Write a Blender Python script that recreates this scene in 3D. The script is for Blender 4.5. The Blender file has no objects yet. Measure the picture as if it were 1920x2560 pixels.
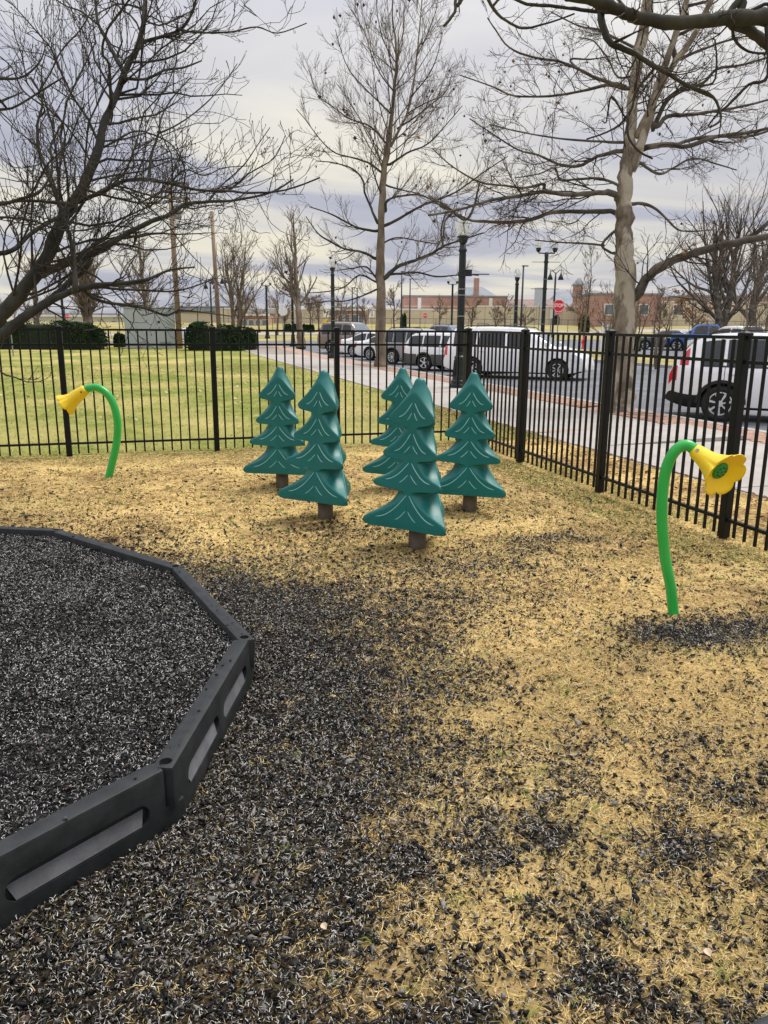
import bpy, bmesh, math, random
import numpy as np
from mathutils import Vector, Matrix
random.seed(7)
RNG = np.random.default_rng(11)
sc = bpy.context.scene
COL = sc.collection
R = math.radians

# ------------------------------------------------------------------ camera
FPX, PITCH, ROLL, YAW, HC = 1948.8, .23337, .00715, .28613, 1.625
_cy, _sy, _cp, _sp = math.cos(YAW), math.sin(YAW), math.cos(PITCH), math.sin(PITCH)
fw = np.array([_sy, _cy, 0.]); rt = np.array([_cy, -_sy, 0.]); upv = np.array([0, 0, 1.])
Fv = _cp*fw - _sp*upv; Uv = _sp*fw + _cp*upv
_c, _s = math.cos(ROLL), math.sin(ROLL)
CAMP = np.array([0, 0, HC])
cam = bpy.data.cameras.new('camera'); camo = bpy.data.objects.new('camera', cam); COL.objects.link(camo)
X = rt*_c + Uv*_s; Y = -rt*_s + Uv*_c
camo.matrix_world = Matrix(((X[0], Y[0], -Fv[0], 0), (X[1], Y[1], -Fv[1], 0), (X[2], Y[2], -Fv[2], HC), (0, 0, 0, 1)))
cam.sensor_fit = 'VERTICAL'; cam.sensor_height = 36; cam.lens = FPX/2560*36
cam.clip_start = .05; cam.clip_end = 2000
sc.camera = camo

# ------------------------------------------------------------------ sky and sun
SUN_AZ, SUN_EL = R(72), R(60)
w = bpy.data.worlds.new('World'); sc.world = w; w.use_nodes = True
nt = w.node_tree; nt.nodes.clear()
def N(nt, t, **k):
    n = nt.nodes.new(t)
    for a, b in k.items():
        if a.startswith('i_'):
            n.inputs[int(a[2:]) if a[2:].isdigit() else a[2:].replace('_', ' ')].default_value = b
        else: setattr(n, a, b)
    return n
def ramp(nt, stops, interp='LINEAR'):
    n = nt.nodes.new('ShaderNodeValToRGB'); cr = n.color_ramp; cr.interpolation = interp
    while len(cr.elements) < len(stops): cr.elements.new(.5)
    for e, (p, c) in zip(cr.elements, stops):
        e.position = p; e.color = (*c, 1) if len(c) == 3 else c
    return n
L = nt.links.new
sky = N(nt, 'ShaderNodeTexSky', sky_type='NISHITA', sun_disc=False, sun_elevation=SUN_EL, sun_rotation=SUN_AZ)
bgs = N(nt, 'ShaderNodeBackground', i_1=.05); L(sky.outputs[0], bgs.inputs[0])
tc = N(nt, 'ShaderNodeTexCoord'); sep = N(nt, 'ShaderNodeSeparateXYZ'); L(tc.outputs['Generated'], sep.inputs[0])
zz = N(nt, 'ShaderNodeMath', operation='MAXIMUM', i_1=.0); L(sep.outputs[2], zz.inputs[0])
za = N(nt, 'ShaderNodeMath', operation='ADD', i_1=.10); L(zz.outputs[0], za.inputs[0])
cmb = N(nt, 'ShaderNodeCombineXYZ')
for i in range(2):
    dv = N(nt, 'ShaderNodeMath', operation='DIVIDE'); L(sep.outputs[i], dv.inputs[0]); L(za.outputs[0], dv.inputs[1]); L(dv.outputs[0], cmb.inputs[i])
mpp = N(nt, 'ShaderNodeMapping'); mpp.inputs['Rotation'].default_value = (0, 0, R(18)); mpp.inputs['Scale'].default_value = (.55, 1.0, 1)
L(cmb.outputs[0], mpp.inputs[0])
n1 = N(nt, 'ShaderNodeTexNoise', i_Scale=.62, i_Detail=7., i_Roughness=.5, i_Distortion=.7); L(mpp.outputs[0], n1.inputs['Vector'])
n2 = N(nt, 'ShaderNodeTexNoise', i_Scale=.42, i_Detail=5., i_Roughness=.55); L(mpp.outputs[0], n2.inputs['Vector'])
crm = ramp(nt, [(.30, (.36, .375, .46)), (.45, (.45, .46, .53)), (.56, (.56, .56, .605)), (.70, (.84, .825, .80))]); L(n1.outputs[0], crm.inputs[0])
# thin, low, warm breaks of cloud towards the horizon
lowm = ramp(nt, [(.0, (1, 1, 1)), (.15, (.85, .85, .85)), (.42, (0, 0, 0))]); L(sep.outputs[2], lowm.inputs[0])
gap = ramp(nt, [(.46, (0, 0, 0)), (.62, (1, 1, 1))]); L(n1.outputs[0], gap.inputs[0])
mu = N(nt, 'ShaderNodeMath', operation='MULTIPLY'); L(lowm.outputs[0], mu.inputs[0]); L(gap.outputs[0], mu.inputs[1])
mx = N(nt, 'ShaderNodeMixRGB'); mx.inputs[2].default_value = (.80, .75, .60, 1); L(mu.outputs[0], mx.inputs[0]); L(crm.outputs[0], mx.inputs[1])
zsq = N(nt, 'ShaderNodeMath', operation='MULTIPLY'); L(zz.outputs[0], zsq.inputs[0]); L(zz.outputs[0], zsq.inputs[1])
lum = N(nt, 'ShaderNodeMath', operation='MULTIPLY_ADD', i_1=1.15, i_2=.505); L(zsq.outputs[0], lum.inputs[0])   # overcast sky: brightest overhead
bgc = N(nt, 'ShaderNodeBackground', i_1=.80); L(mx.outputs[0], bgc.inputs[0]); L(lum.outputs[0], bgc.inputs[1])
cov = ramp(nt, [(.22, (.72, .72, .72)), (.42, (.97, .97, .97))]); L(n2.outputs[0], cov.inputs[0])
ms = N(nt, 'ShaderNodeMixShader'); L(cov.outputs[0], ms.inputs[0]); L(bgs.outputs[0], ms.inputs[1]); L(bgc.outputs[0], ms.inputs[2])
wo = N(nt, 'ShaderNodeOutputWorld'); L(ms.outputs[0], wo.inputs[0])
sl = bpy.data.lights.new('sun', 'SUN'); sl.energy = 1.5; sl.angle = R(24); sl.color = (1, .95, .87)
so = bpy.data.objects.new('sun', sl); COL.objects.link(so)
sd = Vector((math.sin(SUN_AZ)*math.cos(SUN_EL), math.cos(SUN_AZ)*math.cos(SUN_EL), math.sin(SUN_EL)))
so.rotation_euler = sd.to_track_quat('Z', 'Y').to_euler(); so.location = (20, 20, 30)
vs = sc.view_settings; vs.view_transform = 'Standard'; vs.look = 'None'; vs.gamma = 1; vs.exposure = 1.1; vs.use_curve_mapping = False
sc.cycles.use_denoising = True
sc.cycles.max_bounces = 8

# ------------------------------------------------------------------ helpers
def terr(x, y):
    D = np.asarray(x)*.342 + np.asarray(y)*.94
    return np.interp(D, [45, 60, 82, 112, 125, 400], [0, .2, .42, 1.3, 2.2, 2.2])
def ray(px, py):
    a, b = px-960, py-1280
    u = a*_c + b*_s; v = -a*_s + b*_c
    return Fv + rt*(u/FPX) - Uv*(v/FPX)
def at(px, py, z=0.):
    d = ray(px, py)
    if d[2] < -1e-4:
        p = CAMP + d*((z-HC)/d[2])
        if p @ np.array([.342, .94, 0]) < 45: return p
    t = 20.
    while t < 160:
        p = CAMP + d*t
        if p[2] <= terr(p[0], p[1]) + z: return p
        t += .1
    return p
def atd(px, py, D):                 # a point at depth D along the view axis
    return CAMP + ray(px, py)*D
def gnd(px, D):                     # the ground under pixel column px at depth D
    d = ray(px, 816); p = CAMP + d*(D/(d @ Fv)); p = CAMP + d*D
    p[2] = float(terr(p[0], p[1])); return p
def tag(o, label=None, cat=None, group=None, kind=None):
    if label: o['label'] = label
    if cat: o['category'] = cat
    if group: o['group'] = group
    if kind: o['kind'] = kind
    return o
def thing(name, label, cat, loc=(0, 0, 0), rz=0, group=None):
    o = bpy.data.objects.new(name, None); COL.objects.link(o); o.empty_display_size = .1
    o.location = [float(v) for v in loc]; o.rotation_euler = (0, 0, rz)
    return tag(o, label, cat, group)
def link(name, me, parent=None):
    o = bpy.data.objects.new(name, me); COL.objects.link(o); o.parent = parent; return o
def copy_tree(o, parent=None):
    c = o.copy(); COL.objects.link(c); c.parent = parent
    for ch in list(o.children): copy_tree(ch, c)
    return c

MATS = {}
def mat(name, c1, c2=None, rough=.6, scale=8., bump=0., bscale=None, metal=0., spec=.5, attr=False, detail=5., coat=0., trans=0., lo=.35, hi=.65, alpha=None, emit=None, c3=None, c3scale=1.5, c3lo=.5, c3hi=.65, ior=1.45, bdist=.01, stretch=None, coord='Object'):
    m = bpy.data.materials.new(name); m.use_nodes = True; t = m.node_tree; t.nodes.clear()
    out = N(t, 'ShaderNodeOutputMaterial'); b = N(t, 'ShaderNodeBsdfPrincipled'); t.links.new(b.outputs[0], out.inputs[0])
    b.inputs['Roughness'].default_value = rough; b.inputs['Metallic'].default_value = metal
    b.inputs['Specular IOR Level'].default_value = spec; b.inputs['Coat Weight'].default_value = coat; b.inputs['Coat Roughness'].default_value = .08
    b.inputs['Transmission Weight'].default_value = trans; b.inputs['IOR'].default_value = ior
    if alpha is not None: b.inputs['Alpha'].default_value = alpha
    tcn = N(t, 'ShaderNodeTexCoord'); vec = tcn.outputs[coord]
    if stretch:
        mp = N(t, 'ShaderNodeMapping'); mp.inputs['Scale'].default_value = stretch; t.links.new(vec, mp.inputs[0]); vec = mp.outputs[0]
    ns = N(t, 'ShaderNodeTexNoise', i_Scale=scale, i_Detail=detail, i_Roughness=.6); t.links.new(vec, ns.inputs['Vector'])
    rp = ramp(t, [(lo, c1), (hi, c2 or tuple(min(1, v*1.15) for v in c1))]); t.links.new(ns.outputs[0], rp.inputs[0])
    colr = rp.outputs[0]
    if c3:
        ns3 = N(t, 'ShaderNodeTexNoise', i_Scale=c3scale, i_Detail=4.); t.links.new(vec, ns3.inputs['Vector'])
        r3 = ramp(t, [(c3lo, (0, 0, 0)), (c3hi, (1, 1, 1))]); t.links.new(ns3.outputs[0], r3.inputs[0])
        m3 = N(t, 'ShaderNodeMixRGB'); m3.inputs[2].default_value = (*c3, 1); t.links.new(r3.outputs[0], m3.inputs[0]); t.links.new(colr, m3.inputs[1]); colr = m3.outputs[0]
    if attr:
        at_ = N(t, 'ShaderNodeVertexColor', layer_name='Col'); mm = N(t, 'ShaderNodeMixRGB', blend_type='MULTIPLY'); mm.inputs[0].default_value = 1
        t.links.new(at_.outputs[0], mm.inputs[1]); t.links.new(colr, mm.inputs[2]); colr = mm.outputs[0]
    t.links.new(colr, b.inputs['Base Color'])
    if emit: b.inputs['Emission Color'].default_value = (*emit[:3], 1); b.inputs['Emission Strength'].default_value = emit[3]
    if bump:
        nb = N(t, 'ShaderNodeTexNoise', i_Scale=bscale or scale*4, i_Detail=4.); t.links.new(vec, nb.inputs['Vector'])
        bp = N(t, 'ShaderNodeBump', i_Strength=bump, i_Distance=bdist); t.links.new(nb.outputs[0], bp.inputs['Height']); t.links.new(bp.outputs[0], b.inputs['Normal'])
    MATS[name] = m; return m

mat('soil_tan', (.17, .10, .042), (.50, .345, .14), rough=.95, scale=9., bump=1., bscale=60, attr=True, c3=(.62, .45, .18), c3scale=1.3, c3lo=.42, c3hi=.6, spec=.1)
mat('lawn', (.13, .165, .03), (.27, .265, .075), rough=.95, scale=2.2, bump=.6, bscale=60, c3=(.44, .36, .14), c3scale=.38, c3lo=.44, c3hi=.68, spec=.1, stretch=(1, .55, 1))
mat('lawn_far', (.24, .22, .08), (.38, .32, .14), rough=.95, scale=.25, bump=.3, bscale=8, spec=.1)
mat('blade', (.85, .85, .85), (1, 1, 1), rough=.8, scale=2., attr=True, spec=.2)
mat('rubber', (.75, .75, .75), (1.15, 1.15, 1.15), rough=.6, scale=30., attr=True, spec=.28, bump=.3, bscale=200)
mat('mulch_base', (.012, .012, .014), (.035, .035, .037), rough=.9, scale=60., bump=1., bscale=90, spec=.2)
mat('border_plastic', (.007, .009, .0095), (.018, .021, .022), rough=.55, scale=14., bump=.45, bscale=420, spec=.5, bdist=.002, c3=(.035, .037, .037), c3scale=5., c3lo=.52, c3hi=.8)
mat('border_dust', (.085, .085, .092), (.14, .14, .15), rough=.8, scale=7., bump=.2, bscale=90)
mat('stake_metal', (.55, .53, .5), (.75, .73, .7), rough=.35, metal=.9)
mat('teal', (.0015, .12, .105), (.004, .145, .128), rough=.42, scale=2.5, bump=.10, bscale=320, bdist=.001, spec=.5)
mat('teal_rib', (.16, .42, .40), (.22, .48, .46), rough=.5, scale=6.)  # paler than the body: sky highlight along the ribs put into the colour
mat('stump', (.12, .095, .07), (.20, .165, .125), rough=.85, scale=9., bump=.4, bscale=40, c3=(.22, .17, .11), c3scale=4.)
mat('green_steel', (.02, .40, .06), (.03, .45, .075), rough=.33, scale=3., coat=.25)
mat('green_disc', (.015, .22, .04), (.02, .25, .05), rough=.5)
mat('yellow', (.86, .58, .006), (.90, .64, .012), rough=.38, scale=3., coat=.15)
mat('bolt', (.25, .24, .22), rough=.35, metal=.9)
mat('black_metal', (.003, .004, .0045), (.006, .0075, .008), rough=.42, scale=20., spec=.3)
mat('lamp_green', (.006, .011, .012), (.012, .02, .021), rough=.45, scale=12., c3=(.03, .035, .03), c3scale=3., c3lo=.6, c3hi=.8)
mat('globe', (.80, .80, .78), rough=.2, trans=.55, ior=1.05)
mat('concrete', (.34, .315, .28), (.42, .39, .35), rough=.9, scale=1.6, bump=.25, bscale=60, c3=(.29, .26, .22), c3scale=.9, c3lo=.55, c3hi=.8, spec=.2)
mat('joint', (.18, .14, .10), (.25, .20, .15), rough=.95)
mat('brick_paver', (.36, .23, .17), (.48, .33, .25), rough=.9, scale=3.5, bump=.3, bscale=70, c3=(.40, .30, .24), c3scale=.8, attr=True, spec=.2)
mat('brick_bed', (.33, .21, .155), (.43, .29, .22), rough=.95, scale=6., bump=.6, bscale=24)
mat('kerb', (.30, .29, .27), (.40, .385, .36), rough=.9, scale=3., bump=.3, bscale=60)
mat('asphalt', (.12, .125, .135), (.18, .185, .195), rough=.75, scale=1.1, bump=.4, bscale=160, c3=(.12, .125, .135), c3scale=.35, c3lo=.5, c3hi=.7, spec=.3)
mat('bark_dark', (.026, .025, .021), (.068, .064, .052), rough=.95, scale=5., bump=.6, bscale=22, c3=(.085, .083, .05), c3scale=2.2, c3lo=.5, c3hi=.8, spec=.15, stretch=(1, 1, .5))
mat('bark_brown', (.11, .085, .06), (.23, .18, .13), rough=.95, scale=3., bump=1., bscale=16, bdist=.03, c3=(.27, .24, .17), c3scale=1.4, c3lo=.5, c3hi=.75, spec=.15, stretch=(1, 1, .4))
mat('bark_pale', (.10, .08, .058), (.25, .205, .15), rough=.95, scale=5.5, bump=1., bscale=16, bdist=.03, c3=(.36, .315, .24), c3scale=3.2, c3lo=.47, c3hi=.55, spec=.15, stretch=(1, 1, .45))
mat('bark_grey', (.05, .044, .036), (.12, .105, .085), rough=.95, scale=4., bump=.5, bscale=18, spec=.15, c3=(.17, .145, .11), c3scale=2.)
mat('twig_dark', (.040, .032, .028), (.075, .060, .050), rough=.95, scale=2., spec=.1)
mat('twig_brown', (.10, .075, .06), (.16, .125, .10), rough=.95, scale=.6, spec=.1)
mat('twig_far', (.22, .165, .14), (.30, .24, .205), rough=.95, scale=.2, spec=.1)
mat('dry_leaf', (.22, .10, .045), (.40, .24, .12), rough=.9, scale=9., attr=False, spec=.1)
mat('pale_leaf', (.48, .36, .24), (.58, .46, .33), rough=.9, scale=20., spec=.1)
mat('hedge', (.012, .028, .010), (.03, .058, .020), rough=.9, scale=1.5, attr=True, spec=.15)
mat('hedge_core', (.006, .012, .005), (.012, .02, .008), rough=.95)
mat('cabinet', (.36, .39, .40), (.42, .45, .46), rough=.55, scale=1.2)
mat('cabinet_dark', (.16, .19, .20), rough=.6)
mat('wood_pole', (.20, .14, .10), (.32, .24, .17), rough=.95, scale=1.5, bump=.4, bscale=14, stretch=(1, 1, .15), c3=(.36, .22, .15), c3scale=.5)
mat('galv', (.22, .23, .23), (.30, .31, .31), rough=.6, metal=.4)
mat('dark_pipe', (.03, .035, .04), rough=.6)
mat('sign_red', (.62, .015, .045), rough=.4)
mat('sign_white', (.78, .78, .76), rough=.4)
mat('sign_grey', (.55, .56, .56), (.62, .63, .63), rough=.5, metal=.3)
mat('sign_yellow', (.85, .52, .02), rough=.4)
mat('sign_black', (.01, .01, .01), rough=.5)
mat('sign_green', (.02, .22, .11), rough=.4)
mat('brick_wall', (.36, .205, .16), (.45, .275, .22), rough=.9, scale=.8, bump=.2, bscale=20)
mat('brick_band', (.50, .34, .24), (.58, .42, .31), rough=.9, scale=.8)
mat('tan_wall', (.52, .455, .33), (.60, .53, .395), rough=.9, scale=.3, bump=.1, bscale=8)
mat('white_trim', (.66, .65, .62), (.74, .73, .70), rough=.7, scale=1.)
mat('roof_grey', (.20, .22, .24), (.27, .29, .31), rough=.8, scale=.6)
mat('roof_brown', (.20, .12, .10), (.28, .18, .15), rough=.85, scale=.6)
mat('glass_dark', (.012, .015, .018), (.02, .024, .028), rough=.06, spec=.8)
mat('glass_sky', (.10, .13, .15), (.16, .19, .21), rough=.06, spec=.9)
mat('tyre', (.012, .012, .013), (.022, .022, .023), rough=.8, scale=12.)
mat('rim', (.60, .61, .63), (.70, .71, .72), rough=.3, metal=.35)
mat('rim_dark', (.02, .02, .022), rough=.5)
mat('trim_black', (.012, .013, .014), (.02, .021, .022), rough=.55)
mat('tail_red', (.55, .012, .02), rough=.15, coat=.6)
mat('lamp_clear', (.62, .64, .66), rough=.1, coat=.6)
mat('chrome', (.6, .6, .62), rough=.15, metal=1.)
for k, c in dict(white=(.80, .80, .81), tan=(.20, .155, .125), dkgrey=(.06, .065, .07), silver=(.30, .31, .33), blue=(.012, .10, .36), navy=(.10, .13, .20), cream=(.66, .65, .60)).items():
    mat('paint_'+k, c, tuple(v*1.06 for v in c), rough=.3, scale=1.5, coat=.7)

class MB:
    def __init__(s): s.v = []; s.f = []; s.m = []; s.cm = 0
    def add(s, vs, fs):
        o = len(s.v); s.v += [tuple(map(float, p)) for p in vs]
        for f in fs: s.f.append([i+o for i in f]); s.m.append(s.cm)
        return s
    def box(s, x0, x1, y0, y1, z0, z1):
        return s.add([(x0,y0,z0),(x1,y0,z0),(x1,y1,z0),(x0,y1,z0),(x0,y0,z1),(x1,y0,z1),(x1,y1,z1),(x0,y1,z1)],
                     [(0,3,2,1),(4,5,6,7),(0,1,5,4),(1,2,6,5),(2,3,7,6),(3,0,4,7)])
    def tube(s, pts, rad, n=8, cap=True):
        pts = [Vector([float(c) for c in p]) for p in pts]
        if not hasattr(rad, '__len__'): rad = [rad]*len(pts)
        o = len(s.v); K = len(pts); t0 = (pts[1]-pts[0]).normalized()
        u = t0.orthogonal().normalized()
        for i, p in enumerate(pts):
            t = (pts[min(i+1, K-1)]-pts[max(i-1, 0)]).normalized()
            u = (u - t*u.dot(t)).normalized(); v = t.cross(u)
            for j in range(n):
                a = 2*math.pi*j/n; s.v.append(tuple(p + (u*math.cos(a)+v*math.sin(a))*rad[i]))
        for i in range(K-1):
            for j in range(n):
                s.f.append([o+i*n+j, o+i*n+(j+1)%n, o+(i+1)*n+(j+1)%n, o+(i+1)*n+j]); s.m.append(s.cm)
        if cap:
            s.f.append([o+j for j in range(n)][::-1]); s.m.append(s.cm); s.f.append([o+(K-1)*n+j for j in range(n)]); s.m.append(s.cm)
        return s
    def lathe(s, prof, n=20, cx=0, cy=0, cap=True):
        o = len(s.v); K = len(prof)
        for r, z in prof:
            for j in range(n):
                a = 2*math.pi*j/n; s.v.append((cx+r*math.cos(a), cy+r*math.sin(a), z))
        for i in range(K-1):
            for j in range(n):
                s.f.append([o+i*n+j, o+i*n+(j+1)%n, o+(i+1)*n+(j+1)%n, o+(i+1)*n+j]); s.m.append(s.cm)
        if cap:
            s.f.append([o+j for j in range(n)][::-1]); s.m.append(s.cm); s.f.append([o+(K-1)*n+j for j in range(n)]); s.m.append(s.cm)
        return s
    def prism(s, poly, y0, y1, axis='y'):
        n = len(poly)
        if axis == 'y': a = [(p[0], y0, p[1]) for p in poly] + [(p[0], y1, p[1]) for p in poly]
        elif axis == 'z': a = [(p[0], p[1], y0) for p in poly] + [(p[0], p[1], y1) for p in poly]
        else: a = [(y0, p[0], p[1]) for p in poly] + [(y1, p[0], p[1]) for p in poly]
        return s.add(a, [list(range(n)), list(range(n, 2*n))[::-1]] + [[i, n+i, n+(i+1) % n, (i+1) % n] for i in range(n)])
    def mesh(s, name, mats, smooth=False, bevel=0):
        me = bpy.data.meshes.new(name); me.from_pydata(s.v, [], s.f)
        for m in ([mats] if isinstance(mats, str) else mats): me.materials.append(MATS[m])
        if any(s.m): me.polygons.foreach_set('material_index', s.m)
        bm = bmesh.new(); bm.from_mesh(me); bmesh.ops.recalc_face_normals(bm, faces=bm.faces)
        if bevel:
            es = [e for e in bm.edges if len(e.link_faces) == 2 and e.calc_face_angle(0) > .5]
            bmesh.ops.bevel(bm, geom=es, offset=bevel, segments=2, affect='EDGES', profile=.6)
        bm.to_mesh(me); bm.free()
        if smooth: me.polygons.foreach_set('use_smooth', [True]*len(me.polygons))
        return me
    def build(s, name, mats, parent=None, smooth=False, bevel=0):
        return link(name, s.mesh(name, mats, smooth, bevel), parent)
def autosmooth(o, ang=35):
    me = o.data; me.polygons.foreach_set('use_smooth', [True]*len(me.polygons)); me.set_sharp_from_angle(angle=R(ang)); return o
def npmesh(name, V, F, matn, col=None, smooth=False):
    V = np.asarray(V, np.float32).reshape(-1, 3); F = np.asarray(F, np.int32); k = F.shape[1]
    me = bpy.data.meshes.new(name); me.vertices.add(len(V)); me.vertices.foreach_set('co', V.ravel())
    me.loops.add(F.size); me.loops.foreach_set('vertex_index', F.ravel())
    me.polygons.add(len(F)); me.polygons.foreach_set('loop_start', np.arange(0, F.size, k, dtype=np.int32)); me.polygons.foreach_set('loop_total', np.full(len(F), k, np.int32))
    if smooth: me.polygons.foreach_set('use_smooth', np.ones(len(F), bool))
    me.materials.append(MATS[matn]); me.update(calc_edges=True)
    if col is not None:
        a = me.color_attributes.new('Col', 'FLOAT_COLOR', 'POINT'); c4 = np.ones((len(V), 4), np.float32); c4[:, :3] = col
        a.data.foreach_set('color', c4.ravel())
    return me
def struct(name, me): return tag(link(name, me), kind='structure')
def boolean_cut(obj, cutters):
    for c in cutters:
        md = obj.modifiers.new('b', 'BOOLEAN'); md.object = c; md.operation = 'DIFFERENCE'; md.solver = 'EXACT'
    dg = bpy.context.evaluated_depsgraph_get(); dg.update()
    me = bpy.data.meshes.new_from_object(obj.evaluated_get(dg)); obj.modifiers.clear(); obj.data = me
    for c in cutters: bpy.data.objects.remove(c)
def vnoise(x, y, seed=0, sc_=1.):                          # smooth value noise
    x = np.asarray(x)*sc_; y = np.asarray(y)*sc_
    xi = np.floor(x).astype(int); yi = np.floor(y).astype(int); fx = x-xi; fy = y-yi; fx = fx*fx*(3-2*fx); fy = fy*fy*(3-2*fy)
    h = lambda a, b: (np.sin(a*127.1+b*311.7+seed*74.7)*43758.5453) % 1.
    return (h(xi, yi)*(1-fx)+h(xi+1, yi)*fx)*(1-fy) + (h(xi, yi+1)*(1-fx)+h(xi+1, yi+1)*fx)*fy
def fbm(x, y, seed=0, sc_=1.): return .5*vnoise(x, y, seed, sc_)+.3*vnoise(x, y, seed+5, sc_*2.1)+.2*vnoise(x, y, seed+9, sc_*4.3)
def ss(a, b, x): t = np.clip((np.asarray(x)-a)/(b-a), 0, 1); return t*t*(3-2*t)

# ------------------------------------------------------------------ ground, roads, pavements
def sheet(name, x0, x1, y0, y1, dz, m, nx=2, ny=2):
    xs = np.linspace(x0, x1, nx); ys = np.linspace(y0, y1, ny); gx, gy = np.meshgrid(xs, ys); gz = terr(gx, gy)+dz
    idx = np.arange(nx*ny).reshape(ny, nx)
    Fq = np.stack([idx[:-1, :-1], idx[:-1, 1:], idx[1:, 1:], idx[1:, :-1]], -1).reshape(-1, 4)
    return struct(name, npmesh(name, np.stack([gx, gy, gz], -1), Fq, m))
SWX0, SWX1, KX0, KX1 = 5.75, 8.45, 9.42, 9.58
sheet('ground', -500, 500, -60, 700, -.14, 'lawn_far', 101, 153)
sheet('lawn', -60, KX0, -12, 61, -.004, 'lawn', 36, 60)
sheet('road', KX1, 22.5, -30, 64, -.12, 'asphalt', 6, 40)
sheet('cross_street', -120, 160, 64, 76, -.116, 'asphalt', 50, 8)
sheet('grass_island', 22.7, 29.5, 16, 60, .0, 'lawn_far', 6, 20)
sheet('parking_lot', 29.7, 70, 12, 63.8, -.11, 'asphalt', 14, 30)
sheet('far_street', -40, 150, 93, 99, -.10, 'concrete', 60, 5)
sheet('verge_bed', SWX1, KX0, -8, 62, .004, 'brick_bed', 2, 30)
sheet('sidewalk_bed', SWX0, SWX1, -8, 62, .003, 'joint', 2, 30)
# concrete slabs
par = MB().box(SWX0-.05, SWX0-.03, -8, 62, -.05, .006).build('sidewalk', 'concrete'); tag(par, kind='structure')
slab_me = MB().box(-1.345, 1.345, -.735, .735, -.05, .016).mesh('slab', 'concrete', bevel=.008)
band_me = MB().box(-1.345, 1.345, -.09, .09, -.05, .014).mesh('brick_band', 'brick_bed')
y = -4.; k = 0
while y < 61:
    o = link('slab', slab_me, par); o.location = ((SWX0+SWX1)/2, y+.745, float(terr(SWX0+1.3, y))+random.uniform(-.003, .003)); y += 1.49; k += 1
    if abs(y-11.2) < .8: o.rotation_euler = (0, R(-1.7), 0); o.location.z += .03
    if k % 5 == 0:
        b = link('brick_band', band_me, par); b.location = ((SWX0+SWX1)/2, y+.10, float(terr(SWX0+1.3, y))); y += .2
# kerb stones
kp = MB().box(KX0, KX1, -8.5, -8, -.2, .012).build('kerb', 'kerb'); tag(kp, kind='structure')
km = MB().box(KX0-.005, KX1+.005, 0, 2.97, -.2, .014).mesh('kerb_stone', 'kerb', bevel=.015)
for i in range(23):
    o = link('kerb_stone', km, kp); o.location = (0, -8+3*i, float(terr(9.5, -8+3*i)))
kg = MB().box(22.5, 22.72, 15.5, 16, -.2, .02).build('island_kerb', 'kerb'); tag(kg, kind='structure')
km2 = MB().box(22.5, 22.7, 0, 2.97, -.2, .02).mesh('kerb_stone', 'kerb', bevel=.015)
for i in range(15):
    o = link('kerb_stone', km2, kg); o.location = (0, 16+3*i, float(terr(22.6, 16+3*i)))
# brick verge: the nearest bricks are pieces, the rest one joined part
TREES_PIT = [(8.85, 13.9), (9.0, 31.7), (9.0, 52.)]
vb = MB().box(SWX1-.012, SWX1-.004, 6, 60, -.03, .010).build('brick_verge', 'brick_paver')
tag(vb, kind='structure')
bricks = []
yy = 6.5; row = 0
while yy < 34:
    xx = SWX1+.005+(row % 2)*.1
    while xx < KX0-.2+.02:
        d = min(math.hypot(xx+.1-a, (yy-b)*1) for a, b in TREES_PIT)
        if d > .62: bricks.append((xx, yy, max(0, 1-(d-.6)/1.5)))
        xx += .205
    yy += .105; row += 1
bm_ = MB().box(0, .195, 0, .095, -.03, .0).mesh('brick', 'brick_paver', bevel=.004)
near = sorted([b for b in bricks if b[1] > 9.0], key=lambda b: b[1])[:300]; ns_ = set(near)
brick_meshes = []
for q in range(6):
    m2 = bm_.copy(); c = random.uniform(.75, 1.1); a = m2.color_attributes.new('Col', 'FLOAT_COLOR', 'POINT')
    a.data.foreach_set('color', [v for _ in m2.vertices for v in (c, c*random.uniform(.92, 1.02), c*random.uniform(.9, 1.), 1)]); brick_meshes.append(m2)
for b in near:
    o = link('brick', random.choice(brick_meshes), vb); o.location = (b[0], b[1], .016+random.uniform(0, .006)+b[2]*random.uniform(0, .03)); o.rotation_euler = (random.uniform(-.06, .06)*b[2], random.uniform(-.06, .06)*b[2], random.uniform(-.02, .02))
rest = [b for b in bricks if b not in ns_]
bx = np.array([(0,0,-.02),(.195,0,-.02),(.195,.095,-.02),(0,.095,-.02),(0,0,0),(.195,0,0),(.195,.095,0),(0,.095,0)])
bf = np.array([(4,5,6,7),(0,1,5,4),(1,2,6,5),(2,3,7,6),(3,0,4,7)])
RV = np.array([[b[0], b[1], .016+.008*RNG.random()] for b in rest]); V = (bx[None]+RV[:, None]).reshape(-1, 3)
Fb = (bf[None]+8*np.arange(len(rest))[:, None, None]).reshape(-1, 4); cb = np.repeat(RNG.uniform(.75, 1.1, (len(rest), 1)), 8, 0)*np.ones((1, 3))
tag(link('bricks', npmesh('bricks', V, Fb, 'brick_paver', cb), vb), kind='stuff')

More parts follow.
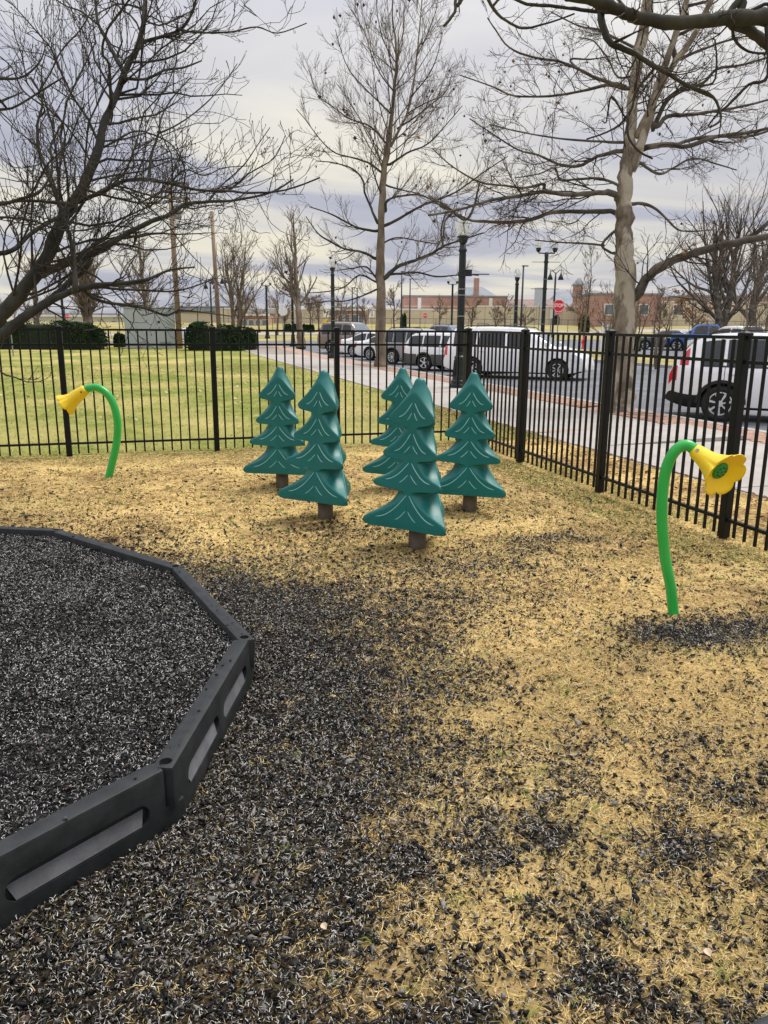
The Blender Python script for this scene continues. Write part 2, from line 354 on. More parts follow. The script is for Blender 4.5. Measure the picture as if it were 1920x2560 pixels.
# ------------------------------------------------------------------ playground border
ZT = .225
J = [at(417, 1903, ZT), at(609, 1592, ZT), at(440, 1415, ZT), at(140, 1325, ZT), at(-45, 1317, ZT)]
J = [np.array([p[0], p[1]]) for p in J]
d0 = np.array([at(0, 2120, ZT)[0]-J[0][0], at(0, 2120, ZT)[1]-J[0][1]]); d0 /= np.linalg.norm(d0)
J0 = J[0]+d0*1.22
JS = [J0]+J; J5 = J[-1]+(J[-1]-J[-2])/np.linalg.norm(J[-1]-J[-2])*1.0
BW = .036
def border_mesh(Ln):
    b = MB().box(0, Ln, -BW, BW, -.06, ZT).mesh('body', 'border_plastic', bevel=.011)
    o = link('body', b)
    # end 0 carries the raised knuckle with the stake hole, end Ln the low tongue
    cut = [MB().box(Ln-.078, Ln+.1, -.08, .08, .085, .5).build('c', 'border_plastic'), MB().box(-.2, .066, -.08, .08, -.2, .078).build('c', 'border_plastic'), MB().lathe([(.021, .08), (.021, .5)], 18, .038, 0).build('c', 'border_plastic')]
    for a, c in ((.14, Ln*.5-.035), (Ln*.5+.035, Ln-.14)):
        r = .040; pl = [(a+r+r*math.cos(t), .102+r*math.sin(t)) for t in np.linspace(math.pi/2, 1.5*math.pi, 9)]+[(c-r+r*math.cos(t), .102+r*math.sin(t)) for t in np.linspace(-math.pi/2, math.pi/2, 9)]
        cut.append(MB().prism(pl, -.09, -.016).build('c', 'border_plastic'))
    boolean_cut(o, cut); autosmooth(o, 40); me = o.data; bpy.data.objects.remove(o); return me
def border_section(a, b, label):
    Ln = float(np.linalg.norm(b-a))+.076; d = (b-a)/np.linalg.norm(b-a)
    st = a-d*.038
    t = thing('border_timber', label, 'playground border', (st[0], st[1], random.uniform(-.006, .004)), math.atan2(d[1], d[0]), 'black plastic timbers edging the mulch bed')
    t.rotation_euler.x = random.uniform(-.02, .02)
    link('body', border_mesh(Ln), t)
    for a_, c_ in ((.14, Ln*.5-.035), (Ln*.5+.035, Ln-.14)):
        # dusty sloping floor inside each hand slot
        MB().add([(a_+.03, -.0335, .066), (c_-.03, -.0335, .066), (c_-.012, -.0175, .115), (a_+.012, -.0175, .115)], [(0, 1, 2, 3)]).build('slot_floor', 'border_dust', t)
    MB().lathe([(.018, .09), (.018, ZT-.036), (.013, ZT-.026), (.0, ZT-.023)], 16, .038, 0).build('stake', 'stake_metal', t, smooth=True)
    return t
border_section(JS[0], J[0], 'front black plastic border timber crossing the lower left corner')
border_section(J[0], J[1], 'black plastic border timber with two slots running up to the right corner')
border_section(J[1], J[2], 'black plastic border timber slanting from the right corner back to the left')
border_section(J[2], J[3], 'fourth border timber, angled across the back of the mulch bed')
border_section(J[3], J5, 'farthest border timber at the left edge behind the mulch')
pr = at(1862, 2562, ZT); pr2 = at(1925, 2530, ZT)
_d = np.array([pr2[0]-pr[0], pr2[1]-pr[1]]); _d /= np.linalg.norm(_d); _n = np.array([-_d[1], _d[0]])
_a = np.array([pr[0], pr[1]])-_n*.036-_d*.25
border_section(_a, _a+_d*1.1, 'grey corner of a border timber just showing at the bottom right')
# mulch bed sheet inside the border
poly = [tuple(p) for p in JS]+[tuple(J5), (-3.5, 7.0), (-4.5, 3.0), (-3.0, .6)]
me = bpy.data.meshes.new('mulch_bed'); me.from_pydata([(p[0], p[1], ZT-.065) for p in poly]+[(p[0], p[1], -.02) for p in poly], [], [list(range(len(poly)))]+[[i, (i+1) % len(poly), len(poly)+(i+1) % len(poly), len(poly)+i] for i in range(len(poly))])
me.materials.append(MATS['mulch_base']); struct('mulch_bed', me)
PB = np.array(poly)
def inside(x, y, P=PB):
    r = np.zeros(x.shape, bool); n = len(P)
    for i in range(n):
        x0, y0 = P[i]; x1, y1 = P[(i+1) % n]
        c = ((y0 > y) != (y1 > y)) & (x < (x1-x0)*(y-y0)/(y1-y0+1e-12)+x0); r ^= c
    return r
def dist_poly(x, y):
    d = np.full(x.shape, 1e9); pts = [np.array(p) for p in JS]+[J5]
    for a, b in zip(pts[:-1], pts[1:]):
        ab = b-a; t = np.clip(((x-a[0])*ab[0]+(y-a[1])*ab[1])/(ab@ab), 0, 1)
        d = np.minimum(d, np.hypot(x-a[0]-t*ab[0], y-a[1]-t*ab[1]))
    return d
def visible(x, y, z=0, m=60):
    dx = np.stack([x, y, np.full(x.shape, z)-HC], -1); zc = dx@Fv; u = dx@rt/zc*FPX; v = -(dx@Uv)/zc*FPX
    return (zc > .3) & (np.abs(u) < 960+m) & (v < 1280+2.5*m) & (v > -1300)
FLR = at(1687, 1537)
def mulch_density(x, y):
    d = dist_poly(x, y); n = fbm(x, y, 3, 2.2); n2 = fbm(x, y, 21, 5.)
    q = np.exp(-(d/(.42+.75*n))**2)*1.25
    q *= 1-.55*ss(4.4, 5.8, y)
    nearc = (1-ss(1.7, 3.3, y+.12*x))*(.26+.9*np.clip(n2-.38, 0, 1)*2.4)*(1-.25*ss(.9, 2.2, x))
    q = np.maximum(q, nearc)
    def blob(cx, cy, rx, ry, s): return s*np.exp(-((x-cx)/rx)**2-((y-cy)/ry)**2)
    q += blob(FLR[0]-.05, FLR[1]-.28, .42, .22, 1.0)*(.4+1.1*n2) + blob(2.05, 4.85, .55, .32, .55)*(.3+1.3*n2) + blob(1.5, 5.9, .5, .4, .30)+blob(2.9, 5.3, .35, .2, .4)*n2*2 + blob(1.3, 4.2, .8, .5, .25)
    q += .06+.13*ss(.42, .72, n2)*(1-ss(6, 8, y))
    return np.clip(q, 0, 1.15)
gx, gy = np.meshgrid(np.linspace(-7, 5.71, 170), np.linspace(-2, 10.50, 170)); dm = np.clip(mulch_density(gx, gy)*1.0, 0, 1)*(1-.45*ss(4, 7, gy))
idx = np.arange(gx.size).reshape(gx.shape); Fq = np.stack([idx[:-1, :-1], idx[:-1, 1:], idx[1:, 1:], idx[1:, :-1]], -1).reshape(-1, 4)
cc = (1-dm)[..., None]*np.array([1, 1, 1])+dm[..., None]*np.array([.10, .11, .14])       # ground stained by crumbled rubber
struct('playground_ground', npmesh('playground_ground', np.stack([gx, gy, np.full(gx.shape, .003)], -1), Fq, 'soil_tan', cc.reshape(-1, 3)))
OCT = np.array([(1,0,0),(-1,0,0),(0,1,0),(0,-1,0),(0,0,1),(0,0,-1)], float)
TET = np.array([(1,0,-.5),(-1,.15,-.4),(.1,1,-.1),(-.1,-.5,.9)], float); TF = np.array([(0,1,2),(0,2,3),(2,1,3),(1,0,3)])
OF = np.array([(0,2,4),(2,1,4),(1,3,4),(3,0,4),(2,0,5),(1,2,5),(3,1,5),(0,3,5)])
def rotmats(n, tilt):
    a = RNG.uniform(0, 2*np.pi, n); b = RNG.normal(0, tilt, n); c = RNG.normal(0, tilt, n)
    ca, sa, cb, sb, cc, sc_ = np.cos(a), np.sin(a), np.cos(b), np.sin(b), np.cos(c), np.sin(c); o = np.zeros(n); l = np.ones(n)
    A = np.stack([ca,-sa,o,sa,ca,o,o,o,l],-1).reshape(n,3,3); B = np.stack([l,o,o,o,cb,-sb,o,sb,cb],-1).reshape(n,3,3); C = np.stack([cc,o,sc_,o,l,o,-sc_,o,cc],-1).reshape(n,3,3)
    return A@B@C
def chunks(name, x, y, z, size, label, tilt=.55, tet=True):
    n = len(x); S = np.stack([size*RNG.uniform(.8, 2.1, n), size*RNG.uniform(.45, .95, n), size*RNG.uniform(.3, .7, n)], -1)
    B0, F0 = (TET, TF) if tet else (OCT, OF); kk = len(B0)
    Vv = B0[None]*S[:, None, :]*RNG.uniform(.55, 1.3, (n, kk, 1))+RNG.normal(0, .16, (n, kk, 3))*size[:, None, None]
    Vv = np.einsum('nij,nkj->nki', rotmats(n, tilt), Vv)+np.stack([x, y, z], -1)[:, None]
    Fq = (F0[None]+kk*np.arange(n)[:, None, None]).reshape(-1, 3)
    g = np.clip(RNG.lognormal(-4.7, .6, n), .003, .03); li = RNG.random(n) < .16; g[li] = RNG.uniform(.05, .24, li.sum()); c = np.stack([g*1.07, g*1.01, g*.90], -1)
    br = RNG.random(n) < .06; c[br] = np.array([.085, .055, .035])*RNG.uniform(.6, 1.4, (br.sum(), 1))
    return tag(link(name, npmesh(name, Vv.reshape(-1, 3), Fq, 'rubber', np.repeat(c, kk, 0))), label, 'mulch', kind='stuff')
# bed
ZB = ZT-.06
n = 420000; x = RNG.uniform(-2.8, .8, n); y = RNG.uniform(1.2, 7.0, n)
k = inside(x, y) & visible(x, y, ZB); x, y = x[k], y[k]; k = RNG.random(len(x)) < np.clip((4.0/np.maximum(y, 1.6))**1.2, .3, 1.); x, y = x[k][:135000], y[k][:135000]
chunks('rubber_mulch', x, y, ZB+.008+RNG.uniform(-.012, .016, len(x))+.03*(fbm(x, y, 2, 2.)-.5), np.clip(RNG.lognormal(-5.3, .45, len(x)), .0026, .013)*(.72+.10*y), 'black shredded rubber mulch filling the bed inside the border')
# strays
n = 1050000; x = RNG.uniform(-2., 4.2, n); y = RNG.uniform(1.0, 9.5, n)
k = visible(x, y) & ~inside(x, y) & (dist_poly(x, y) > .045) & (RNG.random(n) < mulch_density(x, y)*np.clip((2.9/np.maximum(y, 1.5))**1.0, .2, 1.)); x, y = x[k], y[k]
x, y = x[:150000], y[:150000]; big = RNG.random(len(x)) < .07
chunks('scattered_mulch', x[~big], y[~big], .007+RNG.uniform(-.005, .010, (~big).sum()), np.clip(RNG.lognormal(-5.3, .45, (~big).sum()), .0024, .012)*(1.0+.03*y[~big]), 'black rubber crumbs spilled over the dry grass outside the border')
chunks('mulch_chips', x[big], y[big], .010+RNG.uniform(-.004, .008, big.sum()), np.clip(RNG.lognormal(-4.75, .35, big.sum()), .005, .016)*(.85+.05*y[big]), 'larger black rubber chips lying among the spilled crumbs', tet=False)
# chips caught on top of the border
pts = [np.array(p) for p in JS]+[J5]; xs_, ys_ = [], []
for a_, b_ in zip(pts[:-1], pts[1:]):
    for _ in range(9):
        f_ = random.random(); d_ = (b_-a_); nn_ = np.array([-d_[1], d_[0]])/np.linalg.norm(d_)*random.uniform(-.025, .03); q_ = a_+d_*f_+nn_; xs_.append(q_[0]); ys_.append(q_[1])
chunks('border_chips', np.array(xs_), np.array(ys_), np.full(len(xs_), ZT+.004), np.clip(RNG.lognormal(-5.1, .4, len(xs_)), .003, .010), 'rubber crumbs resting on top of the black border', tilt=.2, tet=False)
# pale fibres in the mulch
def blades(name, x, y, z, ln, wd, col, label, cat, lean=1.0, curl=.6, droop=0., m='blade', az=None):
    n = len(x); a = RNG.uniform(0, 2*np.pi, n) if az is None else az; el = np.clip(RNG.normal(.5, .35, n)*lean, .03, 1.45); dz = np.sin(el); dh = np.cos(el)
    a2 = a+RNG.normal(0, curl, n); p0 = np.stack([x, y, z], -1)
    p1 = p0+np.stack([np.cos(a)*dh, np.sin(a)*dh, dz], -1)*(ln*.5)[:, None]
    p2 = p1+np.stack([np.cos(a2)*(dh+.2), np.sin(a2)*(dh+.2), dz*(.25-droop)], -1)*(ln*.5)[:, None]
    sd_ = np.stack([-np.sin(a), np.cos(a), RNG.normal(0, .5, n)], -1); sd_ *= (wd*.5)[:, None]
    Vv = np.stack([p0-sd_, p0+sd_, p1+sd_*.8, p1-sd_*.8, p2], 1).reshape(-1, 3)
    o = 5*np.arange(n)[:, None]
    Fq = np.concatenate([o+np.array([[0, 1, 2]]), o+np.array([[0, 2, 3]]), o+np.array([[3, 2, 4]])])
    return tag(link(name, npmesh(name, Vv, Fq, m, np.repeat(col, 5, 0))), label, cat, kind='stuff')
n = 130000; x = RNG.uniform(-2.4, .7, n); y = RNG.uniform(1.2, 6.4, n); k = inside(x, y) & visible(x, y, ZB); x, y = x[k][:30000], y[k][:30000]
n = len(x); g = RNG.uniform(.2, .85, (n, 1))**1.5; blades('mulch_fibres', x, y, np.full(n, ZB+.014)+RNG.uniform(0, .012, n), RNG.uniform(.006, .018, n), RNG.uniform(.0012, .0024, n)*(.75+.07*y), g*np.array([[1, .98, .93]]), 'pale fibres among the rubber mulch in the bed', 'mulch fibres', lean=.9, curl=1.2)
n = 300000; x = RNG.uniform(-1.5, 3.5, n); y = RNG.uniform(1.0, 5.5, n); k = visible(x, y) & ~inside(x, y) & (dist_poly(x, y) > .045) & (RNG.random(n) < mulch_density(x, y)*np.clip(2.2/y, .2, 1)); x, y = x[k][:40000], y[k][:40000]
n = len(x); g = RNG.uniform(.2, .85, (n, 1))**1.5; blades('stray_fibres', x, y, np.full(n, .012)+RNG.uniform(0, .01, n), RNG.uniform(.007, .02, n), RNG.uniform(.0012, .0022, n)*(.7+.10*y), g*np.array([[1, .96, .86]]), 'pale fibres scattered with the spilled rubber mulch', 'mulch fibres', lean=.9, curl=1.2)
# dry grass
def grass_cols(n, green):
    t = RNG.random((n, 1)); c = np.array([.68, .48, .17])*(1-t)+np.array([.90, .70, .31])*t
    c *= RNG.uniform(.72, 1.12, (n, 1)); br = RNG.random(n) < .20; c[br] = np.array([.36, .22, .10])*RNG.uniform(.7, 1.2, (br.sum(), 1))
    gr = RNG.random(n) < green; c[gr] = np.array([.20, .235, .055])*RNG.uniform(.7, 1.3, (gr.sum(), 1)); return c
for nm, y0, y1, dens, l0, l1, wf, lab in (('dry_grass', 1.0, 3.4, 30000, .02, .062, .0016, 'matted straw coloured grass blades in the foreground'), ('dry_grass', 3.4, 5.8, 7600, .025, .07, .0032, 'straw coloured grass around the front teal trees'), ('dry_grass', 5.8, 10.42, 3200, .02, .055, .0058, 'straw coloured grass up to the black fence')):
    n = int(dens*(y1-y0)*8); x = RNG.uniform(-3.6, 4.2, n); y = RNG.uniform(y0, y1, n); k = visible(x, y) & ~inside(x, y) & (dist_poly(x, y) > .05)
    x, y = x[k], y[k]; md = mulch_density(x, y); gn = fbm(x, y, 40, 1.6)
    bare = fbm(x, y, 60, 2.6); k = RNG.random(len(x)) < np.clip(1.05-md*1.0, .05, 1)*np.clip(.25+2.6*(bare-.30), .12, 1); x, y, gn = x[k], y[k], gn[k]; n = len(x)
    edge = np.maximum(ss(3.55, 4.1, x+.02*y), ss(9.2, 10.2, y)); green = np.clip(.05+.25*ss(.52, .72, gn)+.42*edge, 0, .7)
    blades(nm, x, y, np.full(n, .002), RNG.uniform(l0, l1, n), wf*RNG.uniform(.7, 1.3, n), grass_cols(n, green), lab, 'grass', lean=.55, curl=.8, droop=.2)
# tufts: blades fanning out of a common root
nt_ = 5200; tx = RNG.uniform(-1.5, 4.2, nt_); ty = 1.0+8.5*RNG.random(nt_)**1.5; k = visible(tx, ty) & ~inside(tx, ty) & (dist_poly(tx, ty) > .08) & (RNG.random(nt_) < np.clip(1.0-.9*mulch_density(tx, ty), .12, 1)*ss(.30, .55, fbm(tx, ty, 91, 1.4))); tx, ty = tx[k], ty[k]; m_ = len(tx)
pb = 22; az_ = np.repeat(RNG.uniform(0, 6.28, m_), pb)+RNG.normal(0, .9, m_*pb); sc_t = np.repeat(RNG.uniform(.6, 1.25, m_), pb); x = np.repeat(tx, pb)+np.cos(az_)*RNG.uniform(0, .022, m_*pb); y = np.repeat(ty, pb)+np.sin(az_)*RNG.uniform(0, .022, m_*pb); n = len(x)
tg = np.repeat(RNG.random(m_) < .16, pb); c = grass_cols(n, 0.); c[tg] = np.array([.24, .27, .06])*RNG.uniform(.7, 1.3, (tg.sum(), 1))
blades('grass_tufts', x, y, np.full(n, .003), RNG.uniform(.025, .062, n)*sc_t, (.0010+.00042*y)*RNG.uniform(.7, 1.3, n), c, 'tufts of straw coloured grass standing out of the matted turf', 'grass', lean=.8, curl=.45, droop=.35, az=az_)
# greener lawn beyond the fence
n = 60000; y = 10.55+(RNG.random(n)**1.7)*24; x = RNG.uniform(-9, SWX0, n); k = visible(x, y); x, y = x[k], y[k]; n = len(x); gn = fbm(x, y, 77, .35)
t = ss(.42, .62, gn+RNG.normal(0, .06, n))[:, None]; c = (np.array([.20, .25, .04])*t+np.array([.47, .39, .13])*(1-t))*RNG.uniform(.7, 1.2, (n, 1))
blades('lawn_grass', x, y, np.zeros(n), RNG.uniform(.03, .06, n), .0045*(y/10)*RNG.uniform(.7, 1.3, n), c, 'yellow green lawn grass beyond the back fence', 'grass', lean=.9)
n = 30000; x = RNG.uniform(4.32, SWX0-.05, n); y = RNG.uniform(4.5, 16, n); k = visible(x, y); x, y = x[k], y[k]; n = len(x)
blades('strip_grass', x, y, np.zeros(n), RNG.uniform(.02, .05, n), .004*RNG.uniform(.7, 1.3, n), grass_cols(n, .35)*.9, 'thin grass in the strip between fence and sidewalk', 'grass', lean=.8)
n = 30000; x = np.concatenate([RNG.uniform(3.75, 4.75, 22000), RNG.uniform(-4.5, 4.3, 8000)]); y = np.concatenate([RNG.uniform(4.4, 10.5, 22000), RNG.uniform(9.9, 10.75, 8000)]); k = visible(x, y); x, y = x[k], y[k]; n = len(x)
gf = ss(.35, .65, fbm(x, y, 55, 2.)); blades('fence_line_grass', x, y, np.full(n, .002), RNG.uniform(.025, .06, n), .0042*RNG.uniform(.7, 1.3, n), grass_cols(n, .2+.5*gf), 'greener unmown grass along the foot of the fence', 'grass', lean=.9)
# dead leaves
def leaves(name, x, y, z, size, label, m='dry_leaf'):
    n = len(x); base = np.array([(-1,0,0),(-.3,.5,.12),(.5,.4,.1),(1,0,.2),(.5,-.4,.1),(-.3,-.5,.12),(0,0,-.05)])
    Vv = base[None]*size[:, None, None]*np.stack([np.ones(n), RNG.uniform(.6, 1.2, n), RNG.uniform(.3, 2., n)], -1)[:, None]
    Vv = np.einsum('nij,nkj->nki', rotmats(n, .3), Vv)+np.stack([x, y, z], -1)[:, None]
    f = np.array([(6, i, (i+1) % 6) for i in range(6)]); Fq = (f[None]+7*np.arange(n)[:, None, None]).reshape(-1, 3)
    return tag(link(name, npmesh(name, Vv.reshape(-1, 3), Fq, m)), label, 'leaves', kind='stuff')
n = 1500; x = 4.5+(RNG.random(n)**.8)*1.25; y = RNG.uniform(4.6, 15, n); leaves('dead_leaves', x, y, np.full(n, .02), RNG.uniform(.015, .035, n), 'brown dead leaves lying along the strip outside the fence')
n = 260; x = np.concatenate([RNG.uniform(3.2, 4.3, 160), RNG.uniform(-3, 4, 100)]); y = np.concatenate([RNG.uniform(4, 10, 160), RNG.uniform(9.6, 10.7, 100)]); leaves('fence_leaves', x, y, np.full(n, .015), RNG.uniform(.012, .026, n), 'brown dead leaves gathered at the foot of the fence')
n = 320; x = RNG.uniform(-6, 5.6, n); y = RNG.uniform(11, 34, n); leaves('lawn_leaves', x, y, np.full(n, .03), RNG.uniform(.03, .055, n), 'pale fallen leaves dotted over the lawn', 'pale_leaf')
for px, py, s_, lab in ((810, 2315, .017, 'single pale heart shaped fallen leaf in the foreground mulch'), (1770, 2380, .019, 'single pale pointed fallen leaf near the bottom right')):
    p = at(px, py, .03); base = [(-1,0,0),(-.5,.5,.1),(.2,.55,.12),(.8,.2,.05),(1.15,0,.02),(.8,-.2,.05),(.2,-.5,.12),(-.5,-.5,.1)]
    o = MB().add([(s_*a, s_*b, s_*c) for a, b, c in base]+[(0, 0, -.002)], [(8, i, (i+1) % 8) for i in range(8)]).build('fallen_leaf', 'pale_leaf'); o.location = p; o.rotation_euler = (.35, -.2, random.uniform(0, 6)); tag(o, lab, 'leaf')

# ------------------------------------------------------------------ metal picket fences
CXF, CYF = 4.2786, 10.475
def fence(name, label, origin, direc, posts, length_end):
    t = thing('picket_fence', label, 'fence', (origin[0], origin[1], 0), math.atan2(direc[1], direc[0]))
    post_me = MB().box(-.034, .034, -.034, .034, -.05, 1.585).mesh('post', 'black_metal', bevel=.004)
    cap_me = MB().box(-.039, .039, -.039, .039, 1.585, 1.605).add([(-.036,-.036,1.605),(.036,-.036,1.605),(.036,.036,1.605),(-.036,.036,1.605),(0,0,1.624)], [(0,1,4),(1,2,4),(2,3,4),(3,0,4)]).mesh('post_cap', 'black_metal')
    pk_me = MB().box(-.0095, .0095, -.0095, .0095, .035, 1.552).mesh('picket', 'black_metal')
    for p in posts:
        o = link('post', post_me, t); o.location = (p, 0, random.uniform(-.008, .004)); c = link('post_cap', cap_me, o)
    for a, b in zip(posts[:-1], posts[1:]):
        for z, h in ((1.565, .026), (1.385, .026), (.165, .026)):
            MB().box(a+.034, b-.034, -.016, .016, z-h/2, z+h/2).build('rail', 'black_metal', t)
        nsp = max(2, round((b-a)/.1144))
        for i in range(1, nsp):
            o = link('picket', pk_me, t); o.location = (a+(b-a)*i/nsp, 0, random.uniform(-.004, .004)); o.rotation_euler = (0, random.uniform(-.003, .003), random.uniform(-.05, .05))
    return t
fence('picket_fence', 'black metal picket fence running across behind the teal trees to the corner', (CXF, CYF), (-1, 0), [0.0, 1.877, 3.515, 5.345, 7.175, 9.005], 9)
fence('picket_fence', 'black metal picket fence on the right between playground and sidewalk', (CXF, CYF), (0, -1), [.068, 1.83, 3.66, 5.49, 7.32], 7.3)

# ------------------------------------------------------------------ teal play trees
PROF = [(0,1.268),(.018,1.266),(.032,1.256),(.042,1.236),(.056,1.205),(.086,1.155),(.122,1.105),(.160,1.06),(.195,1.024),(.215,1.003),(.223,.985),(.219,.965),(.20,.949),(.16,.938),(.122,.927),(.108,.912),
 (.114,.892),(.138,.853),(.174,.81),(.215,.775),(.247,.753),(.262,.735),(.260,.714),(.240,.699),(.195,.690),(.155,.684),(.140,.674),
 (.144,.655),(.168,.618),(.209,.58),(.259,.554),(.305,.538),(.331,.523),(.335,.502),(.320,.486),(.28,.477),(.20,.468),(.165,.460),(.153,.445),
 (.157,.42),(.188,.372),(.248,.323),(.313,.288),(.368,.264),(.401,.245),(.412,.222),(.404,.199),(.372,.186),(.28,.181),(.15,.179),(.0,.178)]
def env(z): return np.interp(z, [.17, .225, .51, .73, .985, 1.27], [.424, .419, .343, .269, .229, .168])
def plan(th):
    q = (th % (2*math.pi/3)); f = np.minimum(q, 2*math.pi/3-q); f = math.pi/3-f       # 0 at face normal, 60deg at lobe
    v = .41; f = np.abs(f); return v*math.sin(math.pi/3)/(v*np.sin(f)+np.sin(math.pi/3-f))
def smin(a, b, k): h = np.clip(.5+.5*(b-a)/k, 0, 1); return b*(1-h)+a*h-k*h*(1-h)
def surf(th, r, z): return np.maximum(smin(r, env(z)*plan(th), .004), 0)
def dens(P, m):
    P = np.array(P); out = []
    for i in range(len(P)-1):
        p0, p1, p2, p3 = P[max(i-1, 0)], P[i], P[i+1], P[min(i+2, len(P)-1)]
        for t in np.linspace(0, 1, m, endpoint=False):
            out.append(.5*((2*p1)+(-p0+p2)*t+(2*p0-5*p1+4*p2-p3)*t*t+(-p0+3*p1-3*p2+p3)*t**3))
    out.append(P[-1]); return np.array(out)
pf = dens(PROF, 5); pf[:, 0] = np.maximum(pf[:, 0], 0); nth = 168; th = np.linspace(0, 2*math.pi, nth, endpoint=False)
RR = surf(th[None], pf[:, :1]+.0, pf[:, 1:2]); RR = np.where(pf[:, :1] < .020, pf[:, :1], RR)
V = np.stack([RR*np.cos(th), RR*np.sin(th), np.repeat(pf[:, 1:2], nth, 1)], -1); K = len(pf); idx = np.arange(K*nth).reshape(K, nth)
Fq = np.stack([idx[:-1], idx[1:], np.roll(idx[1:], -1, 1), np.roll(idx[:-1], -1, 1)], -1).reshape(-1, 4)
tree_me = npmesh('body', V, Fq, 'teal', smooth=True)
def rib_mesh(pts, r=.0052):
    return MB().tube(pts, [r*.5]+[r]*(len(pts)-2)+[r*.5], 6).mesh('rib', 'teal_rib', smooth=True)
rib_mes = []
# ribs in face coordinates: u sideways, z up; normal of face at 60deg
def facept(u, z, ang):
    # walk on the vertical-ish panel: rho from plan at angle whose lateral offset is u
    e = float(env(z)); ths = np.linspace(-1.04, 1.04, 241); rho = e*plan(math.pi/3+ths); lat = rho*np.sin(ths)
    t = float(np.interp(u, lat, ths)); rr = float(e*plan(np.array(math.pi/3+t)))-.0015
    a = ang+t; return (rr*math.cos(a), rr*math.sin(a), z)
TI = [(1.095, .112, .992, 0), (.875, .135, .745, 0), (.665, .19, .535, 0), (.43, .25, .252, 0)]
TI2 = [(1.025, .045, .972), (.79, .062, .735), (.58, .078, .520), (.315, .09, .245)]
for ang in (math.pi/3, math.pi, 5*math.pi/3):
    for (zt, ue, ze, _k), (zt2, ue2, ze2) in zip(TI, TI2):
        for s_ in (-1, 1):
            pts = [facept(s_*(.012+(ue-.012)*q), ze+(zt-ze)*(1-q)**1.9, ang) for q in np.linspace(0, 1, 9)]; rib_mes.append(rib_mesh(pts))
            pts = [facept(s_*(.010+(ue2-.010)*q), ze2+(zt2-ze2)*(1-q)**1.5, ang) for q in np.linspace(0, 1, 6)]; rib_mes.append(rib_mesh(pts, .0046))
stump_me = MB().lathe([(.066, -.05), (.066, .06), (.064, .2)], 24).mesh('stump', 'stump', smooth=True)
def play_tree(px, py, off, s, label):
    p = at(px, py); al = math.atan2(p[0], p[1]); az = al-R(off)
    t = thing('play_tree', label, 'play tree', p, math.pi/2-az, 'teal moulded fir trees'); t.scale = (s, s, s)
    link('body', tree_me, t); link('stump', stump_me, t)
    for m in rib_mes: link('rib', m, t)
play_tree(706, 1219, 104, .97, 'back left teal plastic fir tree beside the lawn side fence')
play_tree(814, 1296, 86, 1.0, 'second teal plastic fir tree from the left, nearer than its neighbour')
play_tree(1003, 1222, 100, .97, 'teal plastic fir tree half hidden behind the frontmost one')
play_tree(1043, 1370, 89, 1.0, 'frontmost and largest teal plastic fir tree')
play_tree(1174, 1277, 110, .98, 'rightmost teal plastic fir tree near the fence corner')

